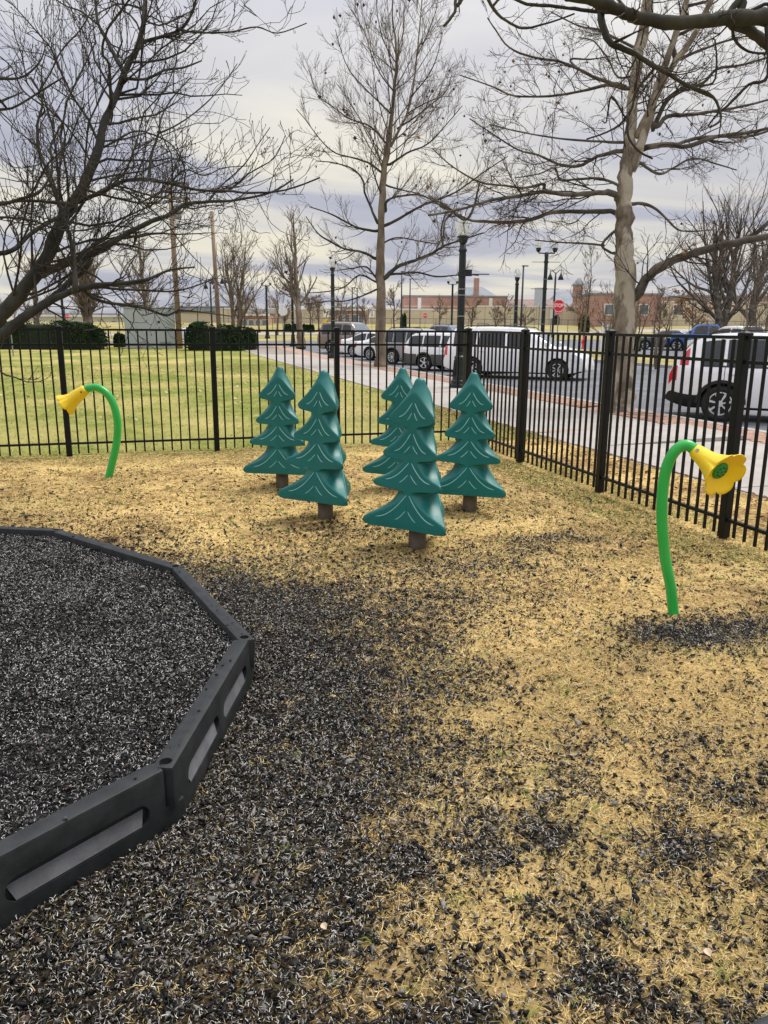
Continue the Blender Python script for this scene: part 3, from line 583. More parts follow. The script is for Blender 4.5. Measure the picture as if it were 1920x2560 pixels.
# ------------------------------------------------------------------ talking flowers
def catm(P, m): return dens(P, m)
def flower(stem, base, axis, blen, brad, sr, label):
    b = np.array(base); D = (b-CAMP)@Fv
    dirs = [CAMP+ray(px, py)*((fw@(b-CAMP)+dd)/(ray(px, py)@fw)) for px, py, dd in stem]
    dirs[0] = b-np.array([0, 0, .05])
    t = thing('talking_flower', label, 'play flower', b, 0, 'yellow flower speaking tubes')
    pts = catm(np.array(dirs)-b, 5)
    MB().tube(pts, sr, 16).build('stem', 'green_steel', t, smooth=True)
    e = pts[-1]; ax = Vector(axis).normalized(); q = ax.to_track_quat('Z', 'Y')
    n = 72; prof = [(.92*sr, -.02), (1.25*sr, -.012), (1.38*sr, .0), (1.45*sr, .10*blen), (1.75*sr, .35*blen), (brad*.56, .62*blen), (brad*.74, .82*blen), (brad*.92, .95*blen), (brad*1.0, 1.0*blen), (brad*.985, 1.015*blen), (brad*.88, .965*blen), (brad*.70, .90*blen), (brad*.5, .83*blen), (brad*.33, .79*blen)]
    V = []; Fc = []
    for i, (r, z) in enumerate(prof):
        k = max(0, min(1, (r/brad-.45)/.55)) if i > 3 else 0
        for j in range(n):
            a = 2*math.pi*j/n; pet = 1-.16*k*(1-abs(math.cos(3*a)))**2*1.0; rr = r*(1 if k == 0 else pet)
            zz_ = z-(.05*blen*k*(1-abs(math.cos(3*a))))
            V.append(Vector(e)+q @ Vector((rr*math.cos(a), rr*math.sin(a), zz_)))
    for i in range(len(prof)-1):
        for j in range(n): Fc.append((i*n+j, i*n+(j+1) % n, (i+1)*n+(j+1) % n, (i+1)*n+j))
    MB().add(V, Fc).build('bell', 'yellow', t, smooth=True)
    dsc = MB(); rd = brad*.36; z0 = .795*blen
    for i, (r, z) in enumerate([(rd*1.02, z0-.02), (rd, z0+.006), (rd*.9, z0+.012), (0.0001, z0+.016)]):
        pass
    dv = [Vector(e)+q @ Vector((r*math.cos(2*math.pi*j/24), r*math.sin(2*math.pi*j/24), z)) for r, z in [(rd*1.02, z0-.02), (rd, z0+.006), (rd*.9, z0+.012), (.0005, z0+.016)] for j in range(24)]
    dsc.add(dv, [(i*24+j, i*24+(j+1) % 24, (i+1)*24+(j+1) % 24, (i+1)*24+j) for i in range(3) for j in range(24)])
    dd = dsc.build('speaker_disc', 'green_disc', t, smooth=True)
    for i in range(9):
        a = 2*math.pi*i/8; r = 0 if i == 8 else rd*.55
        c = Vector(e)+q @ Vector((r*math.cos(a), r*math.sin(a), z0+.0145)); MB().tube([c, c+ax*.003], rd*.085, 8).build('sound_hole', 'sign_black', dd)
    sv = q @ Vector((0, 0, 1)); side = Vector(ray(960, 900)).cross(sv).normalized()
    vd = -(Vector(CAMP)-Vector(b)).normalized(); out = (-vd - sv*(-vd).dot(sv)).normalized()
    c = Vector(e)+sv*.028+out*(1.38*sr); MB().tube([c-out*.01, c+out*.006], .011, 10).build('bolt', 'bolt', t)
    return t
pR = at(1687, 1537)
flower([(1687, 1537, 0), (1677, 1470, 0), (1662, 1390, 0), (1655, 1300, 0), (1657, 1225, 0), (1668, 1165, -.005), (1690, 1125, -.02), (1718, 1113, -.035), (1742, 1130, -.05)], pR,
       tuple(-ray(1745, 1130)*.74+rt*.62-upv*.46), .235, .134, .031, 'yellow flower on a curved green stem at the right fence, its face showing')
pL = at(268, 1194)
flower([(268, 1194, 0), (281, 1155, 0), (291, 1110, 0), (294, 1060, 0), (285, 1015, 0), (268, 985, 0), (243, 969, 0), (220, 971, 0), (212, 975, 0)], pL,
       tuple(-rt*.78-upv*.58-fw*.05), .27, .132, .040, 'yellow flower on a curved green stem at the back left, seen from the side')

# ------------------------------------------------------------------ cars
def car(kind, paint, wheel_px, az, label, which='rear', lower=None, at_ground=None, rimn=10, side=-1, detail=True, name='car', z=-.12, rails=True):
    P = dict(
     suv=dict(L=4.55, W=1.82, wb=2.62, fo=.90, wr=.345, clr=.24, hood=1.02, belt=1.02,
       top=[(0,.55),(.03,.78),(.08,1.0),(.22,1.22),(.42,1.50),(.62,1.62),(1.2,1.68),(2.1,1.665),(2.65,1.58),(3.35,1.10),(3.8,1.02),(4.25,.93),(4.45,.80),(4.55,.55)],
       win=[(.62,1.02),(1.08,1.72),(1.80,2.52)], pill=.06, ws=(2.65,3.38), rw=(.20,.58), r0=.55, r1=3.3),
     van=dict(L=5.12, W=2.0, wb=3.03, fo=.95, wr=.345, clr=.2, hood=1.05, belt=1.06,
       top=[(0,.5),(.04,.85),(.08,1.05),(.16,1.35),(.32,1.66),(.6,1.74),(1.6,1.77),(2.7,1.74),(3.2,1.62),(4.05,1.13),(4.5,1.0),(4.9,.82),(5.05,.68),(5.12,.45)],
       win=[(.42,1.25),(1.36,2.28),(2.40,3.12)], pill=.05, ws=(3.2,4.1), rw=(.12,.34), r0=.3, r1=4.0),
     bigsuv=dict(L=5.2, W=2.0, wb=3.02, fo=.95, wr=.38, clr=.26, hood=1.14, belt=1.15,
       top=[(0,.6),(.03,.9),(.08,1.15),(.2,1.5),(.40,1.84),(.9,1.93),(2.1,1.93),(2.75,1.84),(3.35,1.22),(4.0,1.17),(4.7,1.10),(5.05,.98),(5.15,.8),(5.2,.6)],
       win=[(.50,1.20),(1.30,2.05),(2.15,2.78)], pill=.05, ws=(2.75,3.40), rw=(.12,.40), r0=.4, r1=3.3),
     sedan=dict(L=4.85, W=1.83, wb=2.80, fo=.95, wr=.335, clr=.18, hood=.92, belt=.90,
       top=[(0,.5),(.04,.78),(.12,.98),(.7,1.05),(1.45,1.36),(1.9,1.44),(2.5,1.43),(2.9,1.34),(3.6,.99),(4.1,.92),(4.6,.80),(4.78,.65),(4.85,.45)],
       win=[(1.05,1.98),(2.06,2.95)], pill=.05, ws=(2.9,3.62), rw=(.72,1.42), r0=.75, r1=3.5),
     wagon=dict(L=4.72, W=1.75, wb=2.65, fo=.92, wr=.33, clr=.2, hood=.95, belt=.95,
       top=[(0,.5),(.04,.8),(.10,1.0),(.25,1.22),(.48,1.46),(.8,1.51),(1.8,1.52),(2.5,1.46),(3.25,1.03),(3.8,.95),(4.4,.85),(4.62,.7),(4.72,.45)],
       win=[(.38,1.02),(1.08,1.82),(1.90,2.70)], pill=.05, ws=(2.5,3.28), rw=(.18,.46), r0=.3, r1=3.2),
     truck=dict(L=5.7, W=2.0, wb=3.6, fo=.98, wr=.40, clr=.34, hood=1.22, belt=1.20,
       top=[(0,.7),(.03,1.15),(.1,1.24),(1.7,1.24),(1.78,1.26),(1.98,1.80),(2.3,1.90),(3.1,1.90),(3.5,1.80),(4.1,1.26),(4.7,1.22),(5.4,1.12),(5.6,.95),(5.7,.6)],
       win=[(2.02,2.62),(2.72,3.62)], pill=.05, ws=(3.5,4.15), rw=(1.80,2.05), r0=1.9, r1=4.1))[kind]
    Lc, W = P['L'], P['W']/2
    xr = Lc-P['fo']-P['wb']; xf = Lc-P['fo']
    ca = thing(name, label, 'car' if kind != 'truck' else 'truck', (0, 0, 0), math.pi/2-az, None)
    fwd = np.array([math.sin(az), math.cos(az)]); left = np.array([-fwd[1], fwd[0]])
    wp = at_ground if at_ground is not None else at(wheel_px[0], wheel_px[1], z)
    xo = xr if which == 'rear' else xf
    o = np.array([wp[0], wp[1]])-fwd*xo-left*(side*(W-.12)); zg = float(terr(o[0], o[1]))+z
    ca.location = (o[0], o[1], zg)
    tx = np.array([p[0] for p in P['top']]); tz = np.array([p[1] for p in P['top']])
    ch = dens(list(zip(tx, tz)), 3)
    xs = sorted(set([round(float(v), 3) for v in ch[:, 0]])); xs = [x_ for i, x_ in enumerate(xs) if i == 0 or x_-xs[i-1] > .012]
    topf = lambda x_: float(np.interp(x_, ch[:, 0], ch[:, 1])); belt = P['belt']; clr = P['clr']
    def ring(x_):
        T = topf(x_); e = min(x_, Lc-x_); wf = W*(1-.20*max(0, 1-e/.45)**2.2); zb = clr+.14*max(0, 1-e/.5)**1.5
        B = min(belt-.05*(x_/Lc-.5), T-.02); g = max(0, T-B)
        k = min(1, g/.5)
        pts = [(0, zb), (wf*.86, zb), (wf*.955, zb+.05), (wf*.99, zb+(B-zb)*.32), (wf, zb+(B-zb)*.62), (wf*.985, zb+(B-zb)*.86), (wf*.955, B)]
        for f_, ww in ((.05, .935), (.5, .845), (.80, .775), (.93, .715), (.985, .60), (1., .33), (1., 0)):
            ww2 = ww*k+(1-k)*{.05: .93, .5: .90, .80: .85, .93: .78, .985: .62}.get(f_, ww if ww < .5 else .6)
            pts.append((wf*ww2, B+g*f_))
        return pts
    rings = [ring(x_) for x_ in xs]; nr = len(rings[0])
    mb = MB(); V = []
    for x_, rg in zip(xs, rings):
        V += [(x_, -p[0], p[1]) for p in rg]+[(x_, p[0], p[1]) for p in rg[-2:0:-1]]
    m_ = 2*nr-2; Fc = []
    for i in range(len(xs)-1):
        for j in range(m_): Fc.append((i*m_+j, i*m_+(j+1) % m_, (i+1)*m_+(j+1) % m_, (i+1)*m_+j))
    Fc.append(list(range(m_))[::-1]); Fc.append([(len(xs)-1)*m_+j for j in range(m_)])
    mb.add(V, Fc)
    body = mb.build('body', ['paint_'+paint, 'paint_'+(lower or paint), 'trim_black'], ca)
    zlow = clr+.24 if lower else -1
    cuts = []
    for xw in (xr, xf):
        for s_ in (-1, 1): cuts.append(MB().tube([(xw, s_*(W-.30), P['wr']+.01), (xw, s_*(W+.2), P['wr']+.01)], P['wr']*1.17, 28).build('c', 'trim_black', ca))
    boolean_cut(body, cuts); me_ = body.data
    for q in me_.polygons:
        if lower and q.center.z < belt-.34 and abs(q.normal.z) < .9: q.material_index = 1
        if q.center.z < clr+.11: q.material_index = 2
    autosmooth(body, 32)
    # glass, following the body surface a few millimetres outside it
    def quad_strip(xa, xb, ja, jb, s_, off=.006, shr=0.):
        xs2 = [xa]+[x_ for x_ in xs if xa+.03 < x_ < xb-.03]+[xb]; vv = []; ff = []; jn = jb-ja+1
        for x_ in xs2:
            rg = ring(x_)
            for j in range(ja, jb+1): vv.append((x_, s_*(rg[j][0]+off), rg[j][1]+.002))
        for i in range(len(xs2)-1):
            for j in range(jn-1): ff.append((i*jn+j, i*jn+j+1, (i+1)*jn+j+1, (i+1)*jn+j))
        return MB().add(vv, ff)
    for s_ in (-1, 1):
        for i, (a, b) in enumerate(P['win']):
            g = quad_strip(a, b, 7, 9, s_).build('window', 'glass_dark', ca, smooth=True)
        quad_strip(P['r0']+.1, P['ws'][0]+.45, 6, 7, s_, .004).build('window_trim', 'trim_black', ca, smooth=True)
    def cross(xa, xb, j0, off):
        xs2 = [xa]+[x_ for x_ in xs if xa+.02 < x_ < xb-.02]+[xb]; vv = []; ff = []
        for x_ in xs2:
            rg = ring(x_); row = [(x_+off*.6, -p[0], p[1]+.006) for p in rg[j0:]]+[(x_+off*.6, p[0], p[1]+.006) for p in rg[-2:j0-1:-1]]; vv += row; nn = len(row)
        for i in range(len(xs2)-1):
            for j in range(nn-1): ff.append((i*nn+j, i*nn+j+1, (i+1)*nn+j+1, (i+1)*nn+j))
        return MB().add(vv, ff)
    cross(P['ws'][0]+.03, P['ws'][1]-.03, 10, .01).build('windshield', 'glass_sky', ca, smooth=True)
    cross(P['rw'][0], P['rw'][1], 10, -.012).build('rear_window', 'glass_dark', ca, smooth=True)
    # wheels
    wr = P['wr']
    for xw in (xr, xf):
        for s_ in (-1, 1):
            wt = MB(); cpt = (xw, s_*(W-.115), wr); pr_ = [(.62*wr, -.10), (.90*wr, -.105), (.985*wr, -.085), (wr, -.05), (wr, .05), (.985*wr, .085), (.90*wr, .105), (.66*wr, .10), (.62*wr, .06)]
            V = []; n = 32
            for r_, yo in pr_:
                for j in range(n): a = 2*math.pi*j/n; V.append((xw+r_*math.cos(a), cpt[1]+s_*yo, wr+r_*math.sin(a)))
            Fw = [(i*n+j, i*n+(j+1) % n, (i+1)*n+(j+1) % n, (i+1)*n+j) for i in range(len(pr_)-1) for j in range(n)]
            tyre = wt.add(V, Fw).build('wheel', 'tyre', ca, smooth=True)
            yo = cpt[1]+s_*.055
            MB().tube([(xw, yo-s_*.10, wr), (xw, yo-s_*.02, wr)], wr*.63, 28).build('brake', 'rim_dark', tyre)
            rm = MB(); V = []
            for r_, y2 in [(.63*wr, .03), (.655*wr, .042), (.60*wr, .045), (.575*wr, .02)]:
                for j in range(n): a = 2*math.pi*j/n; V.append((xw+r_*math.cos(a), yo+s_*y2, wr+r_*math.sin(a)))
            rm.add(V, [(i*n+j, i*n+(j+1) % n, (i+1)*n+(j+1) % n, (i+1)*n+j) for i in range(3) for j in range(n)])
            for i in range(rimn):
                a = 2*math.pi*i/rimn+.2; wa = .9*1.7/rimn
                pp = [(.12*wr, a-wa*1.1), (.60*wr, a-wa*.55), (.60*wr, a+wa*.55), (.12*wr, a+wa*1.1)]
                f_ = [(xw+r_*math.cos(t_), yo+s_*(.035 if r_ < .3*wr else .03), wr+r_*math.sin(t_)) for r_, t_ in pp]; b_ = [(p[0], p[1]-s_*.03, p[2]) for p in f_]
                rm.add(f_+b_, [(0,1,2,3),(7,6,5,4),(0,4,5,1),(1,5,6,2),(2,6,7,3),(3,7,4,0)])
            rm.tube([(xw, yo, wr), (xw, yo+s_*.042, wr)], wr*.17, 14)
            rm.build('rim', 'rim', tyre)
    # lights, mirrors, rails, seams, plate
    for s_ in (-1, 1):
        tl = quad_strip(.05, .20 if kind != 'truck' else .10, 4, 7 if kind not in ('sedan',) else 6, s_, .008)
        tl.build('taillight', 'tail_red', ca, smooth=True)
        if kind == 'suv': quad_strip(.24, .40, 7, 9, s_, .009).build('taillight', 'tail_red', ca, smooth=True)
        quad_strip(Lc-.55, Lc-.14, 4, 6, s_, .008).build('headlight', 'lamp_clear', ca, smooth=True)
        xm = P['ws'][1]-.28; zm = belt+.06
        MB().box(xm-.07, xm+.09, s_*(W-.02) if s_ > 0 else -(W+.19), s_*(W+.19) if s_ > 0 else -(W-.02), zm-.02, zm+.15).build('mirror', 'trim_black' if paint != 'white' else 'paint_white', ca, bevel=.03)
        if rails and kind in ('suv', 'van', 'bigsuv', 'wagon'):
            xr0, xr1 = .7, P['ws'][0]-.1
            pts = [(x_, s_*W*.69, topf(x_)+h_) for x_, h_ in ((xr0, -.02), (xr0+.12, .05), ((xr0+xr1)/2, .055), (xr1-.12, .05), (xr1, -.02))]
            MB().tube(pts, .017, 6).build('roof_rail', 'trim_black', ca, smooth=True)
        if detail:
            for a in [P['win'][0][1]+.04]+[w_[1]+.04 for w_ in P['win'][1:]]:
                quad_strip(a-.006, a+.006, 3, 6, s_, .003).build('door_seam', 'trim_black', ca)
            for (a, b) in P['win'][-2:]:
                rg = ring(a+.1); MB().box(a+.04, a+.24, s_*rg[5][0]-.02, s_*rg[5][0]+.02, rg[5][1]-.025, rg[5][1]+.012).build('door_handle', 'chrome' if paint != 'white' else 'paint_white', ca, bevel=.008)
    if kind == 'suv':       # unpainted lower bumper
        for s_ in (-1, 1): quad_strip(.0, xr-P['wr']*1.15, 1, 3, s_, .006).build('bumper_trim', 'trim_black', ca, smooth=True)
        for s_ in (-1, 1): quad_strip(xr+P['wr']*1.15, xf-P['wr']*1.15, 1, 2, s_, .006).build('sill_trim', 'trim_black', ca, smooth=True)
    for xw in (xr, xf):
        if lower or kind == 'suv':
            for s_ in (-1, 1):
                vv = []; n = 20
                for j in range(n+1):
                    a = math.pi*j/n
                    for r_ in (1.15, 1.32): vv.append((xw+wr*r_*math.cos(a), s_*(W+.012), wr+wr*r_*math.sin(a)))
                MB().add(vv, [(2*j, 2*j+1, 2*j+3, 2*j+2) for j in range(n)]).build('arch_trim', 'trim_black' if not lower else 'paint_'+lower, ca)
    if kind == 'van':
        for xx_ in (1.2, 2.4): MB().tube([(xx_, -W*.69, topf(xx_)+.05), (xx_, -W*.6, topf(xx_)+.10), (xx_, W*.6, topf(xx_)+.10), (xx_, W*.69, topf(xx_)+.05)], .018, 6).build('roof_bar', 'trim_black', ca)
    return ca
G = 'cars backed in at an angle along the kerb'
car('bigsuv', 'tan', (828, 884), R(142), 'tan brown full size suv, farthest of the cars along the kerb', rimn=6)
car('sedan', 'white', (884, 893), R(142), 'white sedan parked next to the tan suv', rimn=10, detail=False)
car('sedan', 'white', (926, 901), R(142), 'white sedan parked just left of the slim plane tree trunk', rimn=12, detail=False)
car('suv', 'silver', (982, 911), R(140), 'pale silver crossover parked right behind the slim plane tree trunk', rimn=10, detail=False)
car('wagon', 'white', (1062, 927), R(138), 'white station wagon with dark grey lower body beside the minivan', lower='dkgrey', rimn=5)
car('van', 'white', (1180, 944), R(131), 'white minivan with roof bars behind the fence corner', rimn=8, name='minivan')
car('suv', 'white', (1795, 1053), R(131), 'white compact suv at the right edge showing its rear wheel', rimn=7)
car('sedan', 'dkgrey', (1612, 874), R(306), 'grey sedan in the parking lot beyond the grass island', which='front', side=1, rimn=6, z=-.11, detail=False)
car('truck', 'blue', (1690, 877), R(306), 'bright blue pickup truck in the parking lot', which='front', side=1, rimn=6, name='pickup_truck', z=-.11, detail=False)
car('truck', 'cream', None, R(350), 'cream white pickup truck seen from behind in the parking lot', which='rear', side=0, rimn=6, name='pickup_truck', z=-.11, at_ground=gnd(1862, 41)-np.array([math.sin(R(350)), math.cos(R(350)), 0])*1.4, detail=False)
car('suv', 'navy', None, R(160), 'dark blue suv far off between the slim tree and the tall lamp', at_ground=gnd(1085, 58), z=-.11, detail=False)
car('sedan', 'white', None, R(285), 'white car partly hidden between utility cabinet and hedge', which='front', side=1, at_ground=gnd(438, 70), z=-.11, detail=False)

# ------------------------------------------------------------------ street lamps
def globe_head(t, x, y, z0, s=1.):
    MB().lathe([(.05*s, z0), (.10*s, z0+.05*s), (.135*s, z0+.13*s), (.12*s, z0+.16*s), (.15*s, z0+.19*s), (.15*s, z0+.215*s), (.10*s, z0+.23*s)], 16, x, y).build('globe_holder', 'lamp_green', t, smooth=True)
    g = MB().lathe([(.10*s, z0+.22*s), (.165*s, z0+.30*s), (.195*s, z0+.42*s), (.18*s, z0+.55*s), (.12*s, z0+.66*s), (.055*s, z0+.70*s), (.02*s, z0+.77*s), (.001, z0+.78*s)], 20, x, y).build('globe', 'globe', t, smooth=True)
def lamp(p, h, label, double=False, arms=True, g=None, hi=True, r=1.):
    t = thing('street_lamp', label, 'street lamp', p, random.uniform(-.1, .1), g)
    zc = h-(.78 if not double else .75)
    b = [(.30, -.05), (.30, .10), (.26, .12), (.26, .20), (.22, .23), (.215, .30), (.20, .32), (.165, .78), (.175, .80), (.175, .84), (.13, .88), (.12, 1.0)]
    MB().lathe([(a*r*.85, c) for a, c in b], 24).build('base', 'lamp_green', t)
    MB().lathe([(.105*r, .98), (.10*r, 2.0), (.092*r, zc-.25), (.085*r, zc-.2), (.11*r, zc-.17), (.11*r, zc-.12), (.085*r, zc-.09), (.08*r, zc+.02)], 20).build('pole', 'lamp_green', t, smooth=True)
    if hi:
        for i in range(12):
            a = 2*math.pi*i/12; q = .213*r*.85; MB().tube([(q*math.cos(a), q*math.sin(a), .32), (.168*r*.85*math.cos(a), .168*r*.85*math.sin(a), .76)], .016, 5).build('flute', 'lamp_green', t)
    if double:
        for s_ in (-1, 1):
            MB().tube([(0, 0, zc-.05), (s_*.22*_cy, -s_*.22*_sy, zc-.02), (s_*.38*_cy, -s_*.38*_sy, zc-.02), (s_*.42*_cy, -s_*.42*_sy, zc+.06)], .035, 8).build('arm', 'lamp_green', t, smooth=True)
            globe_head(t, s_*.42*_cy, -s_*.42*_sy, zc+.02, .92)
    else: globe_head(t, 0, 0, zc, 1.)
    if arms:
        for z_ in ((zc-.45, zc-1.75) if double else (zc-.75,)):
            MB().lathe([(.115*r, z_-.05), (.115*r, z_+.05)], 16).build('banner_clamp', 'lamp_green', t)
            for s_ in ((-1, 1) if double else (1,)):
                MB().tube([(0, 0, z_), (s_*.72*_cy, -s_*.72*_sy, z_)], .014, 6).build('banner_arm', 'lamp_green', t)
    for z_ in (1.9, 2.6, zc-1.3): MB().lathe([(.108*r, z_), (.108*r, z_+.03)], 16).build('steel_band', 'galv', t)
    return t
def top_h(p, px, py):               # height of a thing at p whose top shows at pixel row py
    d = ray(px, py); D = ((p-CAMP)@fw)/(d@fw); return HC+d[2]*D-p[2]
p = at(1147, 970); l1 = lamp(p, top_h(p, 1155, 533), 'tall dark green street lamp at the fence corner, nearest of the lamps', g=None)
MB().box(.09, .26, -.05, .05, 2.95, 3.12).build('camera_box', 'trim_black', l1, bevel=.01); MB().tube([(.2, 0, 3.0), (.46, 0, 2.98)], .02, 6).build('bracket', 'trim_black', l1)
p = at(833, 896); lamp(p, top_h(p, 833, 640), 'dark street lamp on the verge left of the slim plane tree')
LF = [(732, 60, 6.1, True, 'double globe street lamp with green name plate beside a plane tree'), (668, 82, 6.1, True, 'double globe street lamp across the side street'), (1357, 40, 6.15, True, 'double globe street lamp with banner arms above the minivan'),
      (1288, 43, 4.95, False, 'single globe street lamp rising behind the minivan roof'), (1129, 75, 6.1, True, 'small double globe street lamp left of the tallest lamp'), (160, 62, 7.4, True, 'dark lamp post behind the left hedge')]
for px, D, h, dbl, lab in LF:
    p = gnd(px, D); p[2] -= .1; o = lamp(p, h, lab, dbl, arms=(px == 1357), hi=False, r=1.15 if px == 668 else 1.)
    if px == 732: MB().box(.1, .62, -.01, .01, 4.1, 4.34).build('name_plate', 'sign_green', o)
# bell shade lamps far away
for px, D, h, lab in ((1382, 62, 5.9, 'twin bell shaded lamp post behind the stop sign'), (548, 66, 5.6, 'bell shaded lamp hanging left of the multi stemmed tree'), (530, 72, 5.4, 'second bell shaded lamp by the utility poles')):
    p = gnd(px, D); t = thing('bell_lamp', lab, 'street lamp', p)
    MB().lathe([(.09, -.1), (.07, h-.8), (.05, h-.3)], 10).build('pole', 'dark_pipe', t, smooth=True)
    for s_ in (-1, 1):
        MB().tube([(0, 0, h-.4), (s_*.3*_cy, -s_*.3*_sy, h-.1), (s_*.42*_cy, -s_*.42*_sy, h-.15), (s_*.42*_cy, -s_*.42*_sy, h-.3)], .03, 6).build('arm', 'dark_pipe', t)
        MB().lathe([(.22, h-.85), (.15, h-.6), (.06, h-.42), (.03, h-.3)], 12, s_*.42*_cy, -s_*.42*_sy).build('shade', 'lamp_green', t, smooth=True)
# plain poles
for px, D, h, lab in ((1302, 55, 5.6, 'thin dark pole next to the single globe lamp'), (1003, 78, 6.5, 'thin pole in front of the tan wall'), (1024, 84, 6., 'thinner pole in front of the tan wall'), (881, 80, 5., 'dark pole by the brick entrance'), (893, 82, 5., 'dark pole right of the brick entrance pole')):
    p = gnd(px, D); t = thing('metal_pole', lab, 'pole', p); MB().lathe([(.09, -.1), (.06, h)], 8).build('pole', 'dark_pipe', t, smooth=True); MB().box(-.1, .35, -.06, .06, h, h+.07).build('lamp_head', 'dark_pipe', t)
# utility poles
def upole(px, D, h, lean, lab, bar):
    p = gnd(px, D); t = thing('utility_pole', lab, 'utility pole', p)
    MB().tube([(0, 0, -.2), (lean*h, 0, h)], [.20, .14], 12).build('pole', 'wood_pole', t, smooth=True)
    for z_ in bar: MB().box(lean*z_-1.2, lean*z_+1.2, -.06, .06, z_-.07, z_+.07).build('crossarm', 'wood_pole', t)
    if bar: MB().lathe([(.22, h-2.4), (.24, h-1.6), (.1, h-1.5)], 12, lean*h+.4, 0).build('transformer', 'galv', t)
upole(447, 52, 10.6, -.010, 'leaning wooden utility pole with crossarms behind the utility cabinet', (10.4, 9.5))
upole(548, 64, 10.2, -.022, 'second wooden utility pole farther off left of the multi stemmed tree', ())

# ------------------------------------------------------------------ signs
def text_mesh(txt, size, m, font_sx=1.):
    cu = bpy.data.curves.new('t', 'FONT'); cu.body = txt; cu.size = size; cu.align_x = 'CENTER'; cu.align_y = 'CENTER'; cu.extrude = .002; cu.offset = size*.018
    ob = bpy.data.objects.new('t', cu); COL.objects.link(ob); dg = bpy.context.evaluated_depsgraph_get(); dg.update()
    me = bpy.data.meshes.new_from_object(ob.evaluated_get(dg)); bpy.data.objects.remove(ob); bpy.data.curves.remove(cu)
    me.materials.clear(); me.materials.append(MATS[m])
    me.transform(Matrix(((font_sx, 0, 0, 0), (0, 0, -1, 0), (0, 1, 0, 0), (0, 0, 0, 1)))); return me     # upright, facing -Y
def octa(r): return [(r*math.cos(math.pi/8+i*math.pi/4), r*math.sin(math.pi/8+i*math.pi/4)) for i in range(8)]
def stop_sign(px, py, D, w_, label, plate, back=False):
    c = CAMP+ray(px, py)*D; az = math.atan2(ray(px, py)[0], ray(px, py)[1]); g0 = float(terr(c[0], c[1])); zc = c[2]-g0
    t = thing('stop_sign', label, 'stop sign', (c[0], c[1], g0), -az); r = w_/2/math.cos(math.pi/8)
    MB().tube([(0, .05, -.1), (0, .05, zc+.3)], .035, 8).build('post', 'galv', t)
    if back:
        MB().prism([(a, b+zc) for a, b in octa(r)], -.012, .0).build('plate', 'sign_white', t); return t
    MB().prism([(a, b+zc) for a, b in octa(r)], -.006, .012).build('border', 'sign_white', t)
    MB().prism([(a, b+zc) for a, b in octa(r*.94)], -.012, -.005).build('panel', 'sign_red', t)
    o = link('lettering', text_mesh('STOP', w_*.42, 'sign_white', .82), t); o.location = (0, -.016, zc)
    if plate:
        MB().box(-w_*.26, w_*.26, -.008, .01, zc-r-.17, zc-r-.01).build('plaque', 'sign_red', t); o = link('lettering', text_mesh('ALL WAY', .10, 'sign_white', .85), t); o.location = (0, -.012, zc-r-.09)
    return t
stop_sign(1397, 764, 52, .75, 'red octagonal stop sign with small plaque above the minivan', True)
stop_sign(1063, 789, 100, .62, 'small distant red stop sign in front of the tan wall', False)
stop_sign(707, 778, 54, .60, 'blank white back of an octagonal sign beside a street lamp', False, back=True)
stop_sign(168, 791, 95, .55, 'tiny distant red stop sign above the left hedge', False)
def flat_sign(name, px, py, D, w_, h_, m, label, cat='sign', extra=None, post='galv', diamond=False):
    c = CAMP+ray(px, py)*D; az = math.atan2(ray(px, py)[0], ray(px, py)[1]); g0 = float(terr(c[0], c[1])); zc = c[2]-g0
    t = thing(name, label, cat, (c[0], c[1], g0), -az); MB().tube([(0, .04, -.1), (0, .04, zc+h_*.5)], .03, 8).build('post', post, t)
    MB().box(-w_/2, w_/2, -.006, .008, zc-h_/2, zc+h_/2).build('panel', m, t)
    if extra: extra(t, zc)
    return t
def keepright(t, zc):
    MB().box(-.36, .36, -.011, -.0065, zc-.47, zc-.455).build('edge_line', 'sign_black', t)
    pts = [(-.17, -.40), (-.05, -.40), (-.05, -.30), (.06, -.05), (.15, .08), (.15, .20), (.24, .20), (.09, .42), (-.06, .20), (.03, .20), (.03, .10), (-.06, -.06), (-.17, -.28)]
    MB().prism([(a+.13, b+zc) for a, b in pts], -.012, -.0065).build('arrow', 'sign_black', t)
    MB().prism([(-.30, zc+.36), (-.12, zc+.36), (-.12, zc+.10), (-.21, zc-.04), (-.30, zc+.10)], -.012, -.0065).build('island_mark', 'sign_black', t)
    r = .46; MB().prism([(0, zc-1.06-r), (r, zc-1.06), (0, zc-1.06+r), (-r, zc-1.06)], -.01, .008).build('yellow_diamond', 'sign_yellow', t)
flat_sign('keep_right_sign', 815.5, 784, 105, .76, .96, 'sign_white', 'white keep right arrow sign over a yellow diamond marker by the tan suv', extra=keepright, post='dark_pipe')
def speed(t, zc):
    for txt, s_, dz in (('SPEED', .13, .27), ('LIMIT', .13, .14), ('25', .42, -.14)):
        o = link('lettering', text_mesh(txt, s_, 'sign_black', .9), t); o.location = (0, -.012, zc+dz)
flat_sign('speed_sign', 930, 785, 105, .66, .80, 'sign_white', 'white speed limit 25 sign left of the slim plane tree', extra=speed)
flat_sign('grey_sign', 1350, 742, 42, .60, .95, 'sign_grey', 'grey back of a large sign mounted behind the double lamp post')
flat_sign('grey_sign', 1378, 785, 55, .22, .6, 'sign_grey', 'narrow pale sign edge left of the stop sign')
flat_sign('round_sign', 24, 797, 40, .28, .28, 'sign_white', 'small white round sign at the far left behind the limb')

